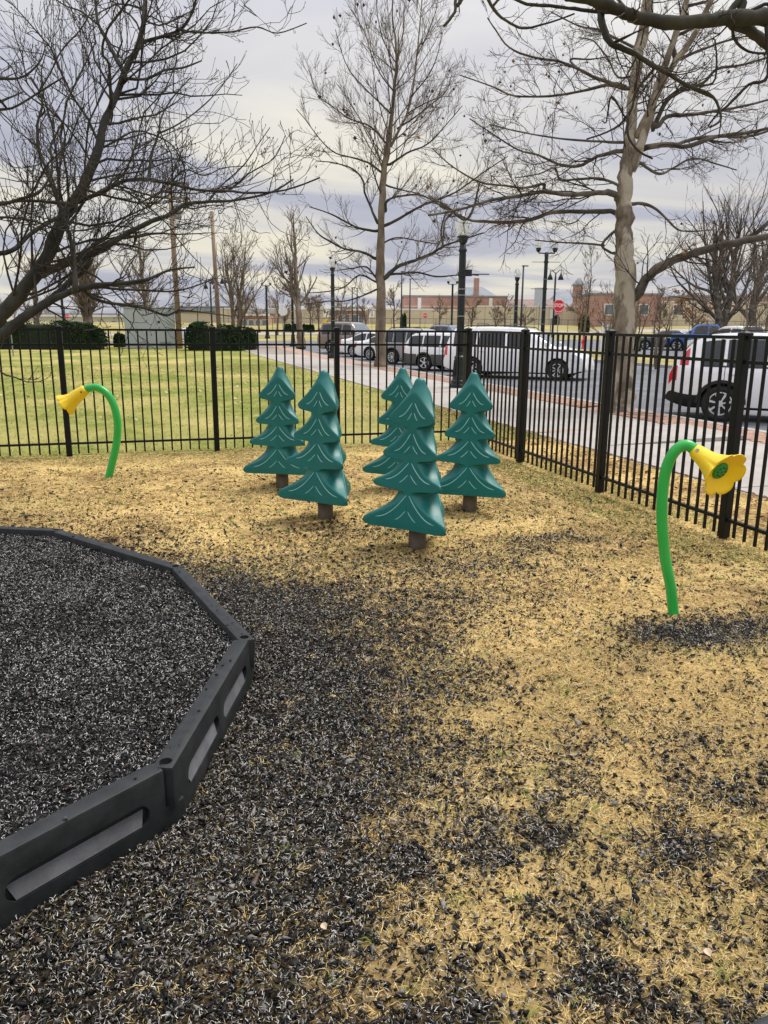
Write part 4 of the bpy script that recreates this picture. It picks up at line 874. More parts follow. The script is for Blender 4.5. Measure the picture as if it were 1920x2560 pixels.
# ------------------------------------------------------------------ cabinet, hedges, hydrant, pipe fence
p = gnd(375, 52); az = math.atan2(p[0], p[1])
t = thing('utility_cabinet', 'pale grey green utility cabinet beyond the lawn', 'cabinet', (p[0], p[1], -.1), -az)
MB().box(-1.62, 1.62, 0, 1.6, .12, 2.82).build('body', 'cabinet', t, bevel=.02); MB().box(-1.75, 1.75, -.15, 1.75, 0, .12).build('plinth', 'concrete', t); MB().box(-1.70, 1.70, -.08, 1.7, 2.82, 2.90).build('lid', 'cabinet', t, bevel=.02)
for a, b in ((-1.55, .33), (.37, 1.57)): MB().box(a, b, -.025, -.003, .22, 2.70).build('door', 'cabinet', t, bevel=.008)
for a in (-.95, -.62): MB().box(a, a+.10, -.06, -.025, .3, 1.9).build('conduit', 'cabinet', t)
MB().box(.50, .66, -.04, -.025, 1.85, 2.0).build('label_plate', 'trim_black', t); MB().box(.55, .60, -.07, -.025, 1.45, 1.62).build('handle', 'cabinet_dark', t)
for i in range(6): MB().box(.55, 1.35, -.035, -.024, .35+.05*i, .375+.05*i).build('vent_slat', 'cabinet_dark', t)
def hedge(px0, px1, D, h, dep, label, seed, hump=0.):
    a = gnd(px0, D); b = gnd(px1, D); c = (a+b)/2; Lh = float(np.linalg.norm(b-a)); ang = math.atan2(b[1]-a[1], b[0]-a[0])
    t = thing('clipped_hedge', label, 'hedge', (c[0], c[1], float(terr(c[0], c[1]))-.1), ang)
    rng = np.random.default_rng(seed); hx, hy = Lh/2, dep/2
    # rounded body
    nu, nv = 28, 12; V = []
    for i in range(nv+1):
        v = i/nv*math.pi/2
        for j in range(nu):
            u = 2*math.pi*j/nu; cx = abs(math.cos(u))**.45*math.copysign(1, math.cos(u)); cy_ = abs(math.sin(u))**.45*math.copysign(1, math.sin(u))
            rr = math.cos(v)**.4; V.append((.95*hx*cx*rr, .95*hy*cy_*rr, .1+(h*.95-.1)*math.sin(v)**.7*(1+hump*(.5-cx*rr*.5)-hump*.5)))
    Fc = [(i*nu+j, i*nu+(j+1) % nu, (i+1)*nu+(j+1) % nu, (i+1)*nu+j) for i in range(nv) for j in range(nu)]
    MB().add(V, Fc).build('inner_growth', 'hedge_core', t, smooth=True)
    n = int(min(9000, 900+900*Lh)); u = rng.uniform(0, 2*math.pi, n); v = np.arcsin(rng.random(n)**.75); cu = np.cos(u); su = np.sin(u); cx = np.sign(cu)*np.abs(cu)**.45; cy_ = np.sign(su)*np.abs(su)**.45; rr = np.cos(v)**.4
    bump = 1+.05*np.sin(cx*hx*2.3+seed)+rng.normal(0, .018, n)
    P = np.stack([hx*cx*rr*bump, hy*cy_*rr*bump, .06+h*np.sin(v)**.7*(1+hump*(.5-cx*rr*.5)-hump*.5)*bump], -1)
    A = rng.normal(0, 1, (n, 3)); A /= np.linalg.norm(A, axis=1)[:, None]; B = np.cross(A, rng.normal(0, 1, (n, 3))); B /= np.linalg.norm(B, axis=1)[:, None]; s_ = rng.uniform(.05, .11, (n, 1))
    Vv = np.stack([P-A*s_, P+B*s_*.5, P+A*s_, P-B*s_*.5], 1).reshape(-1, 3); c = rng.uniform(.6, 1.7, (n, 1))*np.array([[1, 1, 1]])
    tag(link('leaves', npmesh('leaves', Vv, np.arange(4*n).reshape(-1, 4), 'hedge', np.repeat(c, 4, 0)), t), kind='stuff'); return t
hedge(-60, 262, 50, 1.75, 1.6, 'long dark clipped hedge at the far left of the lawn', 3)
hedge(468, 612, 50, 1.62, 1.9, 'rounded dark hedge right of the utility cabinet', 5, .25)
hedge(572, 642, 51, 1.45, 1.6, 'smaller dark bush at the end of the rounded hedge', 8)
hedge(285, 312, 54, .9, .8, 'low scruffy bush left of the utility cabinet', 9)
for i, px in enumerate((720, 741, 764, 778)): hedge(px-8, px+8, 97, .95, .8, ('first', 'second', 'third', 'fourth')[i]+' small round bush from the left before the far chain link fence', 20+i)
hedge(1000, 1016, 88, 2.4, 1., 'narrow dark evergreen shrub before the tan wall', 31); hedge(1448, 1472, 100, 2.1, 1.5, 'dark evergreen shrub by the arched opening of the tan wall', 33); hedge(1582, 1602, 52, 1.1, .9, 'dark green litter bin shaped bush beside the thin stemmed trees', 35)
p = gnd(1462, 56); t = thing('fire_hydrant', 'red fire hydrant on the grass behind the minivan bonnet', 'hydrant', p)
MB().lathe([(.16, 0), (.16, .06), (.11, .08), (.10, .55), (.15, .57), (.15, .62), (.11, .66), (.09, .76), (.04, .82), (.03, .88), (.0, .88)], 16).build('body', 'sign_red', t, smooth=True)
for d in ((1, 0), (-1, 0), (0, -1)): MB().tube([(0, 0, .45), (d[0]*.19, d[1]*.19, .45)], .07, 10).build('nozzle', 'sign_red', t)
p = gnd(1512, 50); t = thing('sign_pedestal', 'pale metal pedestal box left of the thick sycamore trunk', 'box', p, -.5)
MB().box(-.1, 1.15, -.06, .06, .1, 1.75).build('panel', 'sign_grey', t, bevel=.02); MB().box(-.18, -.06, -.1, .1, 0, 1.95).build('post', 'sign_white', t)
def pipe_fence(pxa, pxb, Da, Db, h, n, label, mesh=True):
    a = gnd(pxa, Da); b = gnd(pxb, Db); c = a; d = b-a; Lf = float(np.hypot(d[0], d[1])); t = thing('chain_link_fence', label, 'fence', (a[0], a[1], 0), math.atan2(d[1], d[0]))
    zz_ = lambda f_: float(terr(a[0]+d[0]*f_, a[1]+d[1]*f_))
    for i in range(n+1): f_ = i/n; o = MB().tube([(Lf*f_, 0, zz_(f_)-.1), (Lf*f_, 0, zz_(f_)+h)], .035, 6).build('post', 'dark_pipe', t)
    MB().tube([(Lf*i/8, 0, zz_(i/8)+h-.03) for i in range(9)], .026, 5).build('top_rail', 'dark_pipe', t)
    if mesh:
        for zf in np.arange(.15, h, .22): MB().tube([(Lf*i/8, 0, zz_(i/8)+zf) for i in range(9)], .004, 3).build('wire', 'galv', t)
pipe_fence(-40, 560, 56, 58, 2.75, 9, 'tall thin pipe fence behind the left hedge', False)
pipe_fence(545, 1010, 104, 108, 1.5, 14, 'low chain link fence before the brick building')
pipe_fence(1010, 1950, 108, 100, 1.5, 22, 'low chain link fence along the tan wall')

# ------------------------------------------------------------------ far buildings
def wall_run(t, name, m, pts, z0, z1, th=.4):
    for (xa, ya), (xb, yb) in zip(pts[:-1], pts[1:]):
        d = np.array([xb-xa, yb-ya]); Ln = np.linalg.norm(d); nrm = np.array([-d[1], d[0]])/Ln*th
        o = MB().prism([(xa, ya), (xb, yb), (xb+nrm[0], yb+nrm[1]), (xa+nrm[0], ya+nrm[1])], z0, z1, 'z').build(name, m, t)
def pl(px, D): q = CAMP+ray(px, 816)*D; return np.array([q[0], q[1]])
def zpx(py, D): return HC+(816-py)*D/FPX
DW = 126
t = thing('tan_panel_wall', 'long tan precast panel wall with brick building above it', 'wall', (*pl(1200, DW), 0)); o0 = pl(1200, DW)
pxs = list(range(540, 2050, 32))
for i, (a, b) in enumerate(zip(pxs[:-1], pxs[1:])):
    top = 776 if b < 1190 else (766 if a < 1560 else 752)
    A = pl(a, DW)-o0; B = pl(b, DW)-o0; d = B-A; Ln = np.linalg.norm(d); d = d/Ln; nn = np.array([-d[1], d[0]])*.35; B = B-d*.05
    MB().prism([tuple(A), tuple(B), tuple(B+nn), tuple(A+nn)], 1.6, zpx(top, DW), 'z').build('panel', 'tan_wall', t)
    MB().prism([tuple(A-nn*.2), tuple(B-nn*.2), tuple(B+nn*1.2), tuple(A+nn*1.2)], zpx(top, DW)+.003, zpx(top, DW)+.18, 'z').build('coping', 'white_trim', t)
A = pl(1390, DW-.6)-o0; tb = MB(); arc = [(-.55, 1.6), (.55, 1.6), (.55, 3.1)]+[(.55*math.cos(q), 3.1+.55*math.sin(q)) for q in np.linspace(0, math.pi, 9)][1:]; tb.prism(arc, -.05, .05).build('arched_opening', 'glass_dark', t).location = (A[0], A[1], .0)
def block(name, label, pxa, pxb, D, top, m, dep=12, parts=None, base=1.4):
    a = pl(pxa, D); b = pl(pxb, D); d = b-a; Ln = float(np.linalg.norm(d)); t = thing(name, label, 'building', (a[0], a[1], 0), math.atan2(d[1], d[0])); z1 = zpx(top, D)
    MB().box(0, Ln, 0, dep, base, z1).build('wall', m, t); MB().box(-.15, Ln+.15, -.15, dep+.15, z1+.003, z1+.25).build('parapet', 'roof_grey', t)
    if parts: parts(t, Ln, z1)
    return t
def school(t, Ln, z1):
    MB().box(.02, Ln-.02, -.05, -.005, z1-1.75, z1-1.45).build('brick_band', 'brick_band', t)
    for f_ in (.155, .845): MB().box(Ln*f_-.3, Ln*f_+.3, -.09, -.052, 1.5, z1-.15).build('downpipe_panel', 'white_trim', t)
    MB().box(-4, Ln*.34, -4, -.06, z1-2.35, z1-2.05).build('canopy', 'white_trim', t)
    x0 = Ln*.69; MB().box(x0, x0+.85, 1.5, 2.4, z1+.26, z1+3.2).build('chimney', 'brick_wall', t)
    MB().add([(Ln*.48, 2, z1+.26), (Ln*.92, 2, z1+.26), (Ln*.92, 9, z1+.26), (Ln*.48, 9, z1+.26), (Ln*.60, 5, z1+1.9), (Ln*.80, 5, z1+1.9)], [(0,1,5,4),(1,2,5),(2,3,4,5),(3,0,4),(0,3,2,1)]).build('hip_roof', 'roof_grey', t)
block('brick_school', 'low red brick building with pale bands and chimney behind the tan wall', 1008, 1264, 134, 743, 'brick_wall', parts=school)
def lowroof(t, Ln, z1):
    MB().add([(-.3, -.5, z1+.26), (Ln+.3, -.5, z1+.26), (Ln+.3, 12.4, z1+.26), (-.3, 12.4, z1+.26), (.8, 6, z1+1.7), (Ln-.8, 6, z1+1.7)], [(0,1,5,4),(1,2,5),(2,3,4,5),(3,0,4),(0,3,2,1)]).build('roof', 'roof_brown', t)
    for i in range(5):
        d_ = Ln*(.1+.19*i); MB().box(d_, d_+.9, .4, 2., z1+.3, z1+1.15).build('dormer', 'white_trim', t)
block('brown_roof_house', 'long low house with brown roof behind the tan wall', 1262, 1420, 142, 768, 'brick_wall', parts=lowroof)
def greyroof(t, Ln, z1): MB().add([(0, 0, z1+.26), (Ln, 0, z1+.26), (Ln, 10, z1+.26), (0, 10, z1+.26), (Ln*.3, 5, z1+3.2), (Ln*.7, 5, z1+3.2)], [(0,1,5,4),(1,2,5),(2,3,4,5),(3,0,4),(0,3,2,1)]).build('roof', 'roof_grey', t)
block('grey_roof_house', 'house with steep grey roof behind the stop sign', 1378, 1452, 150, 768, 'white_trim', parts=greyroof)
def spire(t, Ln, z1): MB().add([(-.2, -.2, z1+.26), (Ln+.2, -.2, z1+.26), (Ln+.2, Ln+.2, z1+.26), (-.2, Ln+.2, z1+.26), (Ln/2, Ln/2, z1+1.6)], [(0,1,4),(1,2,4),(2,3,4),(3,0,4),(0,3,2,1)]).build('spire', 'roof_grey', t)
block('brick_tower', 'square brick tower with pointed cap on the skyline', 1431, 1451, 160, 714, 'brick_wall', dep=1.7, parts=spire)
def rightb(t, Ln, z1):
    for i in range(3): w_ = MB().box(2+i*5.2, 3.6+i*5.2, -.06, -.005, z1-3.0, z1-1.3).build('window', 'white_trim', t); MB().box(2.15+i*5.2, 3.45+i*5.2, -.08, -.062, z1-2.85, z1-1.45).build('pane', 'glass_sky', w_)
block('brick_block', 'red brick block behind the thick sycamore trunk', 1474, 1650, 118, 735, 'brick_wall', parts=rightb)
block('brick_block', 'long reddish building hidden by the twigs at the right edge', 1700, 2000, 134, 738, 'brick_wall')
def leftb(t, Ln, z1):
    for i in range(4):
        x_ = Ln*(.12+.23*i); w_ = MB().box(x_, x_+.9, -.06, -.005, z1-2.3, z1-.9).build('window', 'white_trim', t); MB().box(x_+.1, x_+.8, -.08, -.062, z1-2.2, z1-1.0).build('pane', 'glass_sky', w_)
    MB().box(-.4, Ln+.4, -.6, .0, z1-.35, z1-.05).build('eave', 'white_trim', t)
block('brick_bungalow', 'low brick building between the multi stemmed tree and the lamp posts', 596, 668, 118, 786, 'brick_wall', parts=leftb)
block('brick_entrance', 'brick entrance block behind the tan suv', 835, 910, 120, 772, 'brick_wall', parts=leftb)
block('pale_shed', 'pale low building at the far left beyond the hedge', 60, 330, 130, 792, 'white_trim', base=.8, parts=leftb)
block('grey_shed', 'low grey roofed building left of the brick bungalow', 440, 590, 128, 786, 'tan_wall', base=.8, parts=lambda t, Ln, z1: MB().box(-.4, Ln+.4, -.4, 8, z1+.26, z1+1.1).build('roof', 'roof_grey', t))

# ------------------------------------------------------------------ bare trees
TR = np.random.default_rng(5)
def nrmz(a): return a/np.maximum(np.linalg.norm(a, axis=-1, keepdims=True), 1e-9)
def resample(P, K):
    P = np.asarray(P, float); d = np.r_[0, np.cumsum(np.linalg.norm(np.diff(P[:, :3], axis=0), axis=1))]
    return np.stack([np.interp(np.linspace(0, d[-1], K), d, P[:, i]) for i in range(P.shape[1])], -1)
def grow(P, Rr, n, t0, t1, ang, lenr, K, up=.15, wig=.18, rr=.6, lmin=0., spread=.25, tip=.3, flat=0., rmax=9., rmin=.0):
    """n children per unit weight on branches P (N,K,3) with radii Rr (N,K)"""
    Nn = len(P); seg = np.linalg.norm(np.diff(P, axis=1), axis=2); Lp = seg.sum(1)
    m = int(n*Nn); w = Lp/Lp.sum(); par = TR.choice(Nn, m, p=w); t = t0+(t1-t0)*TR.random(m)
    f = t*(P.shape[1]-1); i0 = np.minimum(f.astype(int), P.shape[1]-2); fr = (f-i0)[:, None]
    p0 = P[par, i0]*(1-fr)+P[par, i0+1]*fr; tan = nrmz(P[par, i0+1]-P[par, i0]); r0 = Rr[par, i0]*(1-fr[:, 0])+Rr[par, i0+1]*fr[:, 0]
    side = TR.normal(0, 1, (m, 3)); side[:, 2] *= (1-flat); side = nrmz(side-tan*(side*tan).sum(1, keepdims=True))
    a = TR.normal(ang, spread, m)[:, None]; d = nrmz(tan*np.cos(a)+side*np.sin(a))
    ln = np.maximum(Lp[par]*lenr*(1-.55*t)*TR.uniform(.5, 1.25, m), lmin); r1 = np.clip(r0*rr*TR.uniform(.7, 1.1, m), rmin, rmax)
    out = np.zeros((m, K, 3)); out[:, 0] = p0; st = (ln/(K-1))[:, None]
    for k in range(1, K):
        d = nrmz(d+np.array([0, 0, up])/K*2+TR.normal(0, wig, (m, 3))); out[:, k] = out[:, k-1]+d*st
    rad = r1[:, None]*np.linspace(1, tip, K)[None]
    return out, np.maximum(rad, rmin)
def tubes(P, Rr, s=4):
    Nn, K = P.shape[:2]; tan = nrmz(np.gradient(P, axis=1)); ref = nrmz(P[:, -1]-P[:, 0])
    h = np.where(np.abs(ref[:, 2:3]) > .9, np.array([[1., 0, 0]]), np.array([[0, 0, 1.]])); u = nrmz(np.cross(ref, h))[:, None]
    u = nrmz(u-tan*(u*tan).sum(-1, keepdims=True)); v = np.cross(tan, u); an = 2*np.pi*np.arange(s)/s
    V = P[:, :, None]+Rr[:, :, None, None]*(u[:, :, None]*np.cos(an)[None, None, :, None]+v[:, :, None]*np.sin(an)[None, None, :, None])
    b = (np.arange(Nn)*K*s)[:, None, None]; k = (np.arange(K-1)*s)[None, :, None]; j = np.arange(s)[None, None]; j2 = (j+1) % s
    F_ = np.stack([b+k+j, b+k+j2, b+k+s+j2, b+k+s+j], -1).reshape(-1, 4); return V.reshape(-1, 3), F_
def join(parts):
    Vs, Fs, o = [], [], 0
    for V, F_ in parts: Vs.append(V); Fs.append(F_+o); o += len(V)
    return np.concatenate(Vs), np.concatenate(Fs)
def limb_part(name, pts, rads, t, m, n=10):
    q = dens(np.c_[pts, rads], 4); jt = TR.normal(0, .10, (len(q), 3))*q[:, 3:4]; jt[0] = 0; q[:, :3] += jt; q[:, 3] *= 1+TR.normal(0, .055, len(q)); o = MB().tube(q[:, :3], np.maximum(q[:, 3], .002), n).build(name, m, t, smooth=True); return o
def snap(p, r, prev, D, frac=.07):
    if not prev: return p, r
    A = np.concatenate([resample(q, 60) for q in prev]); d = np.linalg.norm(A[:, :3]-p[0], axis=1); i = int(d.argmin())
    if .004*D < d[i] < frac*D: return np.vstack([A[i, :3], p]), np.r_[min(A[i, 3]*.8, r[0]*1.15), r]
    return p, r
def traced_tree(label, base, traces, trunk, matT, matL, matK, K=14, sub=((5, .12, 1., .75, .42), (6, .1, 1., .7, .5), (5, .1, 1., .6, .55)), rmin=.003, up=(.25, .3, .3), wig=(.16, .18, .2), flat=.2, name='bare_tree', leaf=0):
    """trunk and traces: lists of (px, py, depth, radius_px)"""
    t = thing(name, label, 'tree', base); B = np.array(base)
    def w3(tr):
        q = np.array([list(CAMP+ray(a, b)*D)+[r*D/FPX] for a, b, D, r in tr]); return q[:, :3]-B, q[:, 3]
    LP, LR, prev = [], [], []
    for i, tr in enumerate(trunk):
        p, r = w3(tr)
        if i == 0 and name != 'overhanging_tree': p[0] = [p[0][0], p[0][1], -.1]
        prev.append(np.c_[p, r]); limb_part('trunk', p, r, t, matT, 16); q = resample(np.c_[p, r], K); LP.append(q[:, :3]); LR.append(q[:, 3])
    nt_ = len(trunk)
    for tr in traces:
        p, r = w3(tr); p, r = snap(p, r, prev, tr[0][2]); prev.append(np.c_[p, r]); limb_part('limb', p, r, t, matL, 9); q = resample(np.c_[p, r], K); LP.append(q[:, :3]); LR.append(q[:, 3])
    P, Q = np.array(LP), np.array(LR)
    return t, P, Q, nt_
def add_levels(t, P, Q, levels, m1, m2, rmin):
    a, b = P, Q; br = []; tw = []
    for i, lv in enumerate(levels):
        a, b = grow(a, b, rmin=rmin*(1 if i == len(levels)-1 else 1.2), **lv)
        (br if i < len(levels)-1 else tw).append(tubes(a, b, 4 if i < len(levels)-1 else 3))
    if br: V, F_ = join(br); tag(link('branches', npmesh('branches', V, F_, m1, smooth=True), t), kind='stuff')
    V, F_ = join(tw); tag(link('twigs', npmesh('twigs', V, F_, m2), t), kind='stuff'); return a, b
def Z(x0, y0, s, pts, D, r0, r1, dd=0.):
    """points traced on an enlarged view -> photo pixels; radius and depth vary along the limb"""
    n = len(pts); return [(x0+p[0]/s, y0+p[1]/s, D+dd*i/max(1, n-1), (r0+(r1-r0)*(i/max(1, n-1))**.7)/s) for i, p in enumerate(pts)]
# --- dark spreading tree at the left, trunk out of frame
z = lambda pts, D, r0, r1, dd=0.: Z(0, 0, 2.0737, pts, D, r0, r1, dd)
bL = np.array([-4.3, 6.2, 0.])
def px_of(P):
    d = np.array(P)-CAMP; zc = d@Fv; u = FPX*(d@rt)/zc; v = -FPX*(d@Uv)/zc; return 960+u*_c-v*_s, 1280+u*_s+v*_c, zc
g0 = px_of(bL); g1 = px_of(bL+np.array([.15, .1, .75]))
trunkL = [(g0[0], g0[1], g0[2], .21*FPX/g0[2]), (g1[0], g1[1], g1[2], .18*FPX/g1[2])]
TL = [z([(-330, 1900), (-160, 1760), (-60, 1690), (60, 1580), (200, 1400), (290, 1230), (340, 1110), (430, 970), (500, 800), (540, 640), (590, 520), (640, 390), (720, 220), (745, 90), (750, -60)], 6.6, 52, 9, 1.0),
      z([(190, 1425), (260, 1400), (330, 1370), (430, 1335), (540, 1285), (640, 1220), (760, 1160), (880, 1110), (960, 1060), (1080, 1045), (1200, 1040), (1400, 1000), (1520, 930)], 6.9, 26, 4, .8),
      z([(330, 1110), (400, 1050), (520, 1000), (640, 940), (760, 930), (880, 950), (1020, 985), (1180, 990), (1300, 1000), (1480, 985), (1660, 920)], 7.0, 14, 4, -.6),
      z([(-330, 1960), (-60, 1790), (60, 1690), (180, 1610), (300, 1540), (400, 1500), (480, 1480), (620, 1470), (760, 1450), (880, 1400), (1010, 1385)], 6.4, 36, 4, .6),
      z([(440, 1510), (520, 1560), (640, 1580), (760, 1600), (860, 1635), (930, 1610), (1060, 1620), (1200, 1640)], 6.8, 11, 3, .3),
      z([(420, 1500), (520, 1490), (620, 1500), (760, 1505), (900, 1510), (1020, 1480), (1120, 1440)], 6.9, 9, 3, .5),
      z([(150, 1620), (250, 1560), (330, 1490), (430, 1400), (470, 1340)], 7.4, 20, 16, .3),
      z([(370, 1060), (270, 1050), (140, 1040), (0, 1050), (-120, 1020)], 7.0, 9, 6, -.4),
      z([(0, 1060), (110, 1030), (200, 1000), (255, 920), (270, 860), (262, 760), (295, 690), (340, 600)], 6.4, 9, 4),
      z([(645, 390), (600, 300), (560, 220), (510, 120), (490, -40)], 7.2, 13, 7, .3), z([(575, 520), (570, 430), (565, 330), (530, 270), (560, 150), (640, 40), (690, -30)], 7.2, 9, 5, -.6),
      z([(730, 220), (850, 185), (940, 150), (1000, 60), (1020, -40)], 7.5, 10, 6, -.3), z([(940, 158), (1060, 170), (1200, 165), (1330, 140), (1440, 172), (1590, 120)], 7.3, 6, 2.5, -.4),
      z([(650, 405), (760, 410), (850, 365), (950, 350), (1045, 315)], 7.2, 9, 4, .5), z([(770, 920), (785, 800), (820, 700), (840, 600), (900, 500), (990, 400)], 6.9, 9, 3, .3), z([(830, 690), (930, 640), (1040, 560), (1140, 460), (1230, 330)], 7.0, 5, 2, .3),
      z([(390, 1500), (385, 1380), (370, 1260), (345, 1170), (300, 1050), (240, 880), (200, 760), (195, 640), (220, 520), (160, 400)], 6.5, 15, 5, .4),
      z([(-60, 1320), (60, 1300), (150, 1220), (260, 1150), (340, 1110)], 6.3, 13, 9, .6), z([(-60, 1140), (150, 1140), (300, 1190), (420, 1195), (560, 1170), (700, 1180)], 6.2, 7, 3, .3),
      z([(520, 770), (600, 730), (700, 680), (800, 700), (900, 760), (960, 880)], 7.3, 6, 3, .3), z([(510, 130), (420, 60), (340, 30), (250, -30)], 7.4, 5, 3), z([(230, 560), (120, 470), (60, 350), (-40, 260)], 6.7, 5, 3), z([(200, 480), (260, 380), (320, 260), (420, 150), (480, 40)], 6.8, 5, 3),
      z([(-60, 560), (60, 560), (200, 480), (330, 400)], 6.5, 8, 4), z([(-60, 420), (100, 405), (200, 330), (240, 230)], 6.2, 8, 3), z([(1080, 1045), (1150, 960), (1260, 860), (1330, 760), (1400, 660)], 7.5, 5, 2), z([(1180, 990), (1290, 900), (1420, 820), (1480, 700)], 7.0, 5, 2), z([(880, 950), (960, 880), (1060, 910), (1160, 870), (1300, 860)], 6.8, 5, 2)]
t, P, Q, nt_ = traced_tree('dark spreading bare tree reaching in over the fence from the left edge', bL, TL, [trunkL], 'bark_dark', 'bark_dark', 'twig_dark')
a, b = add_levels(t, P[1:], Q[1:], [dict(n=9, t0=.12, t1=1., ang=.85, lenr=.52, K=8, up=.26, wig=.24, rr=.5, lmin=.25, flat=.3, rmax=.012), dict(n=3.9, t0=.15, t1=1., ang=.75, lenr=.55, K=6, up=.35, wig=.24, rr=.65, lmin=.14, rmax=.006), dict(n=2.4, t0=.2, t1=1., ang=.65, lenr=.6, K=5, up=.45, wig=.18, rr=.75, lmin=.07, rmax=.0035)], 'bark_dark', 'twig_dark', .0019)
# buds on the twig ends
n = min(2500, len(a)); e = a[:n, -1]; s_ = .0055; Vv = (OCT[None]*s_*np.array([.8, .8, 1.5])+e[:, None]).reshape(-1, 3); tag(link('buds', npmesh('buds', Vv, (OF[None]+6*np.arange(n)[:, None, None]).reshape(-1, 3), 'twig_dark'), t), kind='stuff')
# --- slim plane tree in the middle
z = lambda pts, D, r0, r1, dd=0.: Z(700, 0, 2.458, pts, D, r0, r1, dd)
bC = at(952, 917); DC = float((bC-CAMP)@Fv)
tk = [(952, 917, DC, 17), (952, 860, DC, 13), (952, 775, DC, 12), (950, 690, DC, 11.5), (952, 590, DC, 9.5), (954, 508, DC, 8.5), (960, 427, DC, 8), (970, 366, DC, 7), (980, 285, DC, 4.5), (985, 228, DC, 3.6), (991, 163, DC, 3), (989, 100, DC, 2.4), (981, 40, DC, 2), (985, -60, DC, 1.3)]
tk2 = z([(680, 900), (740, 780), (780, 700), (815, 560), (840, 350), (860, 150), (880, -80)], DC, 9, 3)
TCl = [z(p, DC, r0, r1, dd) for p, r0, r1, dd in (
 ([(640, 1710), (720, 1640), (830, 1600), (930, 1560), (1010, 1510), (1100, 1480), (1250, 1430)], 15, 4, -1.5), ([(650, 1690), (740, 1680), (850, 1675), (960, 1700), (1090, 1690)], 9, 4, 1), ([(1000, 1510), (990, 1420), (1020, 1310), (1060, 1290)], 7, 4, .5),
 ([(640, 1390), (740, 1340), (860, 1270), (960, 1230), (1080, 1180), (1250, 1060), (1400, 960)], 10, 3, -2), ([(590, 1590), (510, 1550), (400, 1530), (300, 1480), (230, 1430), (160, 1330)], 10, 3, 1), ([(590, 1420), (480, 1400), (380, 1350), (300, 1310), (180, 1270)], 9, 3, -1),
 ([(600, 1370), (560, 1280), (520, 1180), (510, 1110), (450, 1040), (330, 1000), (230, 990)], 9, 3, 1), ([(625, 1060), (540, 1000), (450, 970), (340, 940), (250, 860), (160, 740), (100, 670)], 7, 2, -1), ([(675, 1010), (780, 940), (900, 890), (1000, 790), (1120, 650)], 8, 2.5, 1.5),
 ([(665, 900), (560, 780), (430, 730), (330, 660), (230, 580), (180, 430)], 6, 2, 1), ([(690, 710), (600, 620), (480, 500), (400, 380), (340, 180)], 6, 2, -1), ([(700, 560), (620, 460), (560, 330), (520, 200), (440, 60)], 5, 2, 1), ([(585, 1700), (530, 1640), (440, 1650), (360, 1660)], 7, 3, -1), ([(585, 1730), (490, 1690), (400, 1760), (300, 1790), (180, 1800)], 6, 3, 1), ([(590, 1780), (500, 1820), (400, 1850), (300, 1850), (150, 1870)], 6, 3, -2),
 ([(640, 1490), (720, 1460), (850, 1480), (960, 1500)], 6, 3, 1), ([(650, 1300), (660, 1230), (780, 1200), (870, 1200), (950, 1240), (1050, 1290), (1120, 1340)], 8, 3, -1), ([(660, 1140), (760, 1170), (860, 1190)], 6, 3, -2), ([(720, 790), (830, 720), (930, 640), (1020, 560), (1060, 440)], 6, 2, 1), ([(800, 600), (900, 480), (960, 360), (1000, 200)], 5, 2, -1), ([(640, 1250), (560, 1000), (580, 850), (600, 690)], 5, 2, -1), ([(720, 400), (640, 260), (600, 100), (590, -40)], 4, 2, -1), ([(780, 700), (880, 640), (980, 600), (1060, 590)], 4, 2, 1), ([(840, 350), (910, 200), (960, 60), (970, -40)], 4, 2, 1))]
t, P, Q, nt_ = traced_tree('tall slim bare plane tree standing on the verge before the parked cars', bC, TCl, [tk, tk2], 'bark_brown', 'bark_dark', 'twig_brown')
P2 = P.copy(); P2[0] = resample(np.c_[P[0], Q[0]][5:, :3], P.shape[1])
lv = [dict(n=13, t0=.12, t1=1., ang=.72, lenr=.42, K=6, up=.35, wig=.09, rr=.5, lmin=.8, rmax=.026), dict(n=4.2, t0=.12, t1=1., ang=.62, lenr=.55, K=5, up=.3, wig=.10, rr=.6, lmin=.45, rmax=.013), dict(n=2.8, t0=.1, t1=1., ang=.6, lenr=.6, K=4, up=.3, wig=.10, rr=.7, lmin=.3, rmax=.01)]
a, b = add_levels(t, P2, Q, lv, 'twig_brown', 'twig_brown', .0046)
def seedballs(t, a, n, s0, s1, m='twig_dark', nm='seed_pods'):
    pk = TR.choice(len(a), n); e = a[pk, -1]; s_ = TR.uniform(s0, s1, (n, 1, 1)); Vv = (OCT[None]*s_*TR.uniform(.6, 1.3, (n, 6, 1))+e[:, None]-np.array([0, 0, s1])).reshape(-1, 3)
    tag(link(nm, npmesh(nm, Vv, (OF[None]+6*np.arange(n)[:, None, None]).reshape(-1, 3), m), t), kind='stuff')
seedballs(t, a, 70, .04, .09)
# --- thick sycamore at the right
z = lambda pts, D, r0, r1, dd=0.: Z(1100, 0, 2.0232, pts, D, r0, r1, dd)
bR = at(1545, 1030); DR = float((bR-CAMP)@Fv)
tkR = [(1545, 1032, DR, 46), (1551, 990, DR, 36), (1556, 930, DR, 30), (1561, 840, DR, 27), (1563, 742, DR, 27), (1562, 667, DR, 25), (1559, 593, DR, 21), (1560, 534, DR, 20), (1562, 470, DR, 18), (1567, 410, DR, 16), (1574, 356, DR, 14), (1579, 287, DR, 13), (1587, 198, DR, 13), (1597, 124, DR, 14), (1614, 50, DR, 13), (1624, -60, DR, 11)]
tk2 = z([(965, 860), (1010, 740), (1060, 600), (1090, 470), (1130, 350), (1190, 180), (1240, 30), (1265, -80)], DR, 26, 13, -.5); tk3 = z([(1000, 700), (1070, 540), (1130, 410), (1200, 300), (1290, 170), (1370, 0), (1400, -80)], DR, 20, 12, -1)
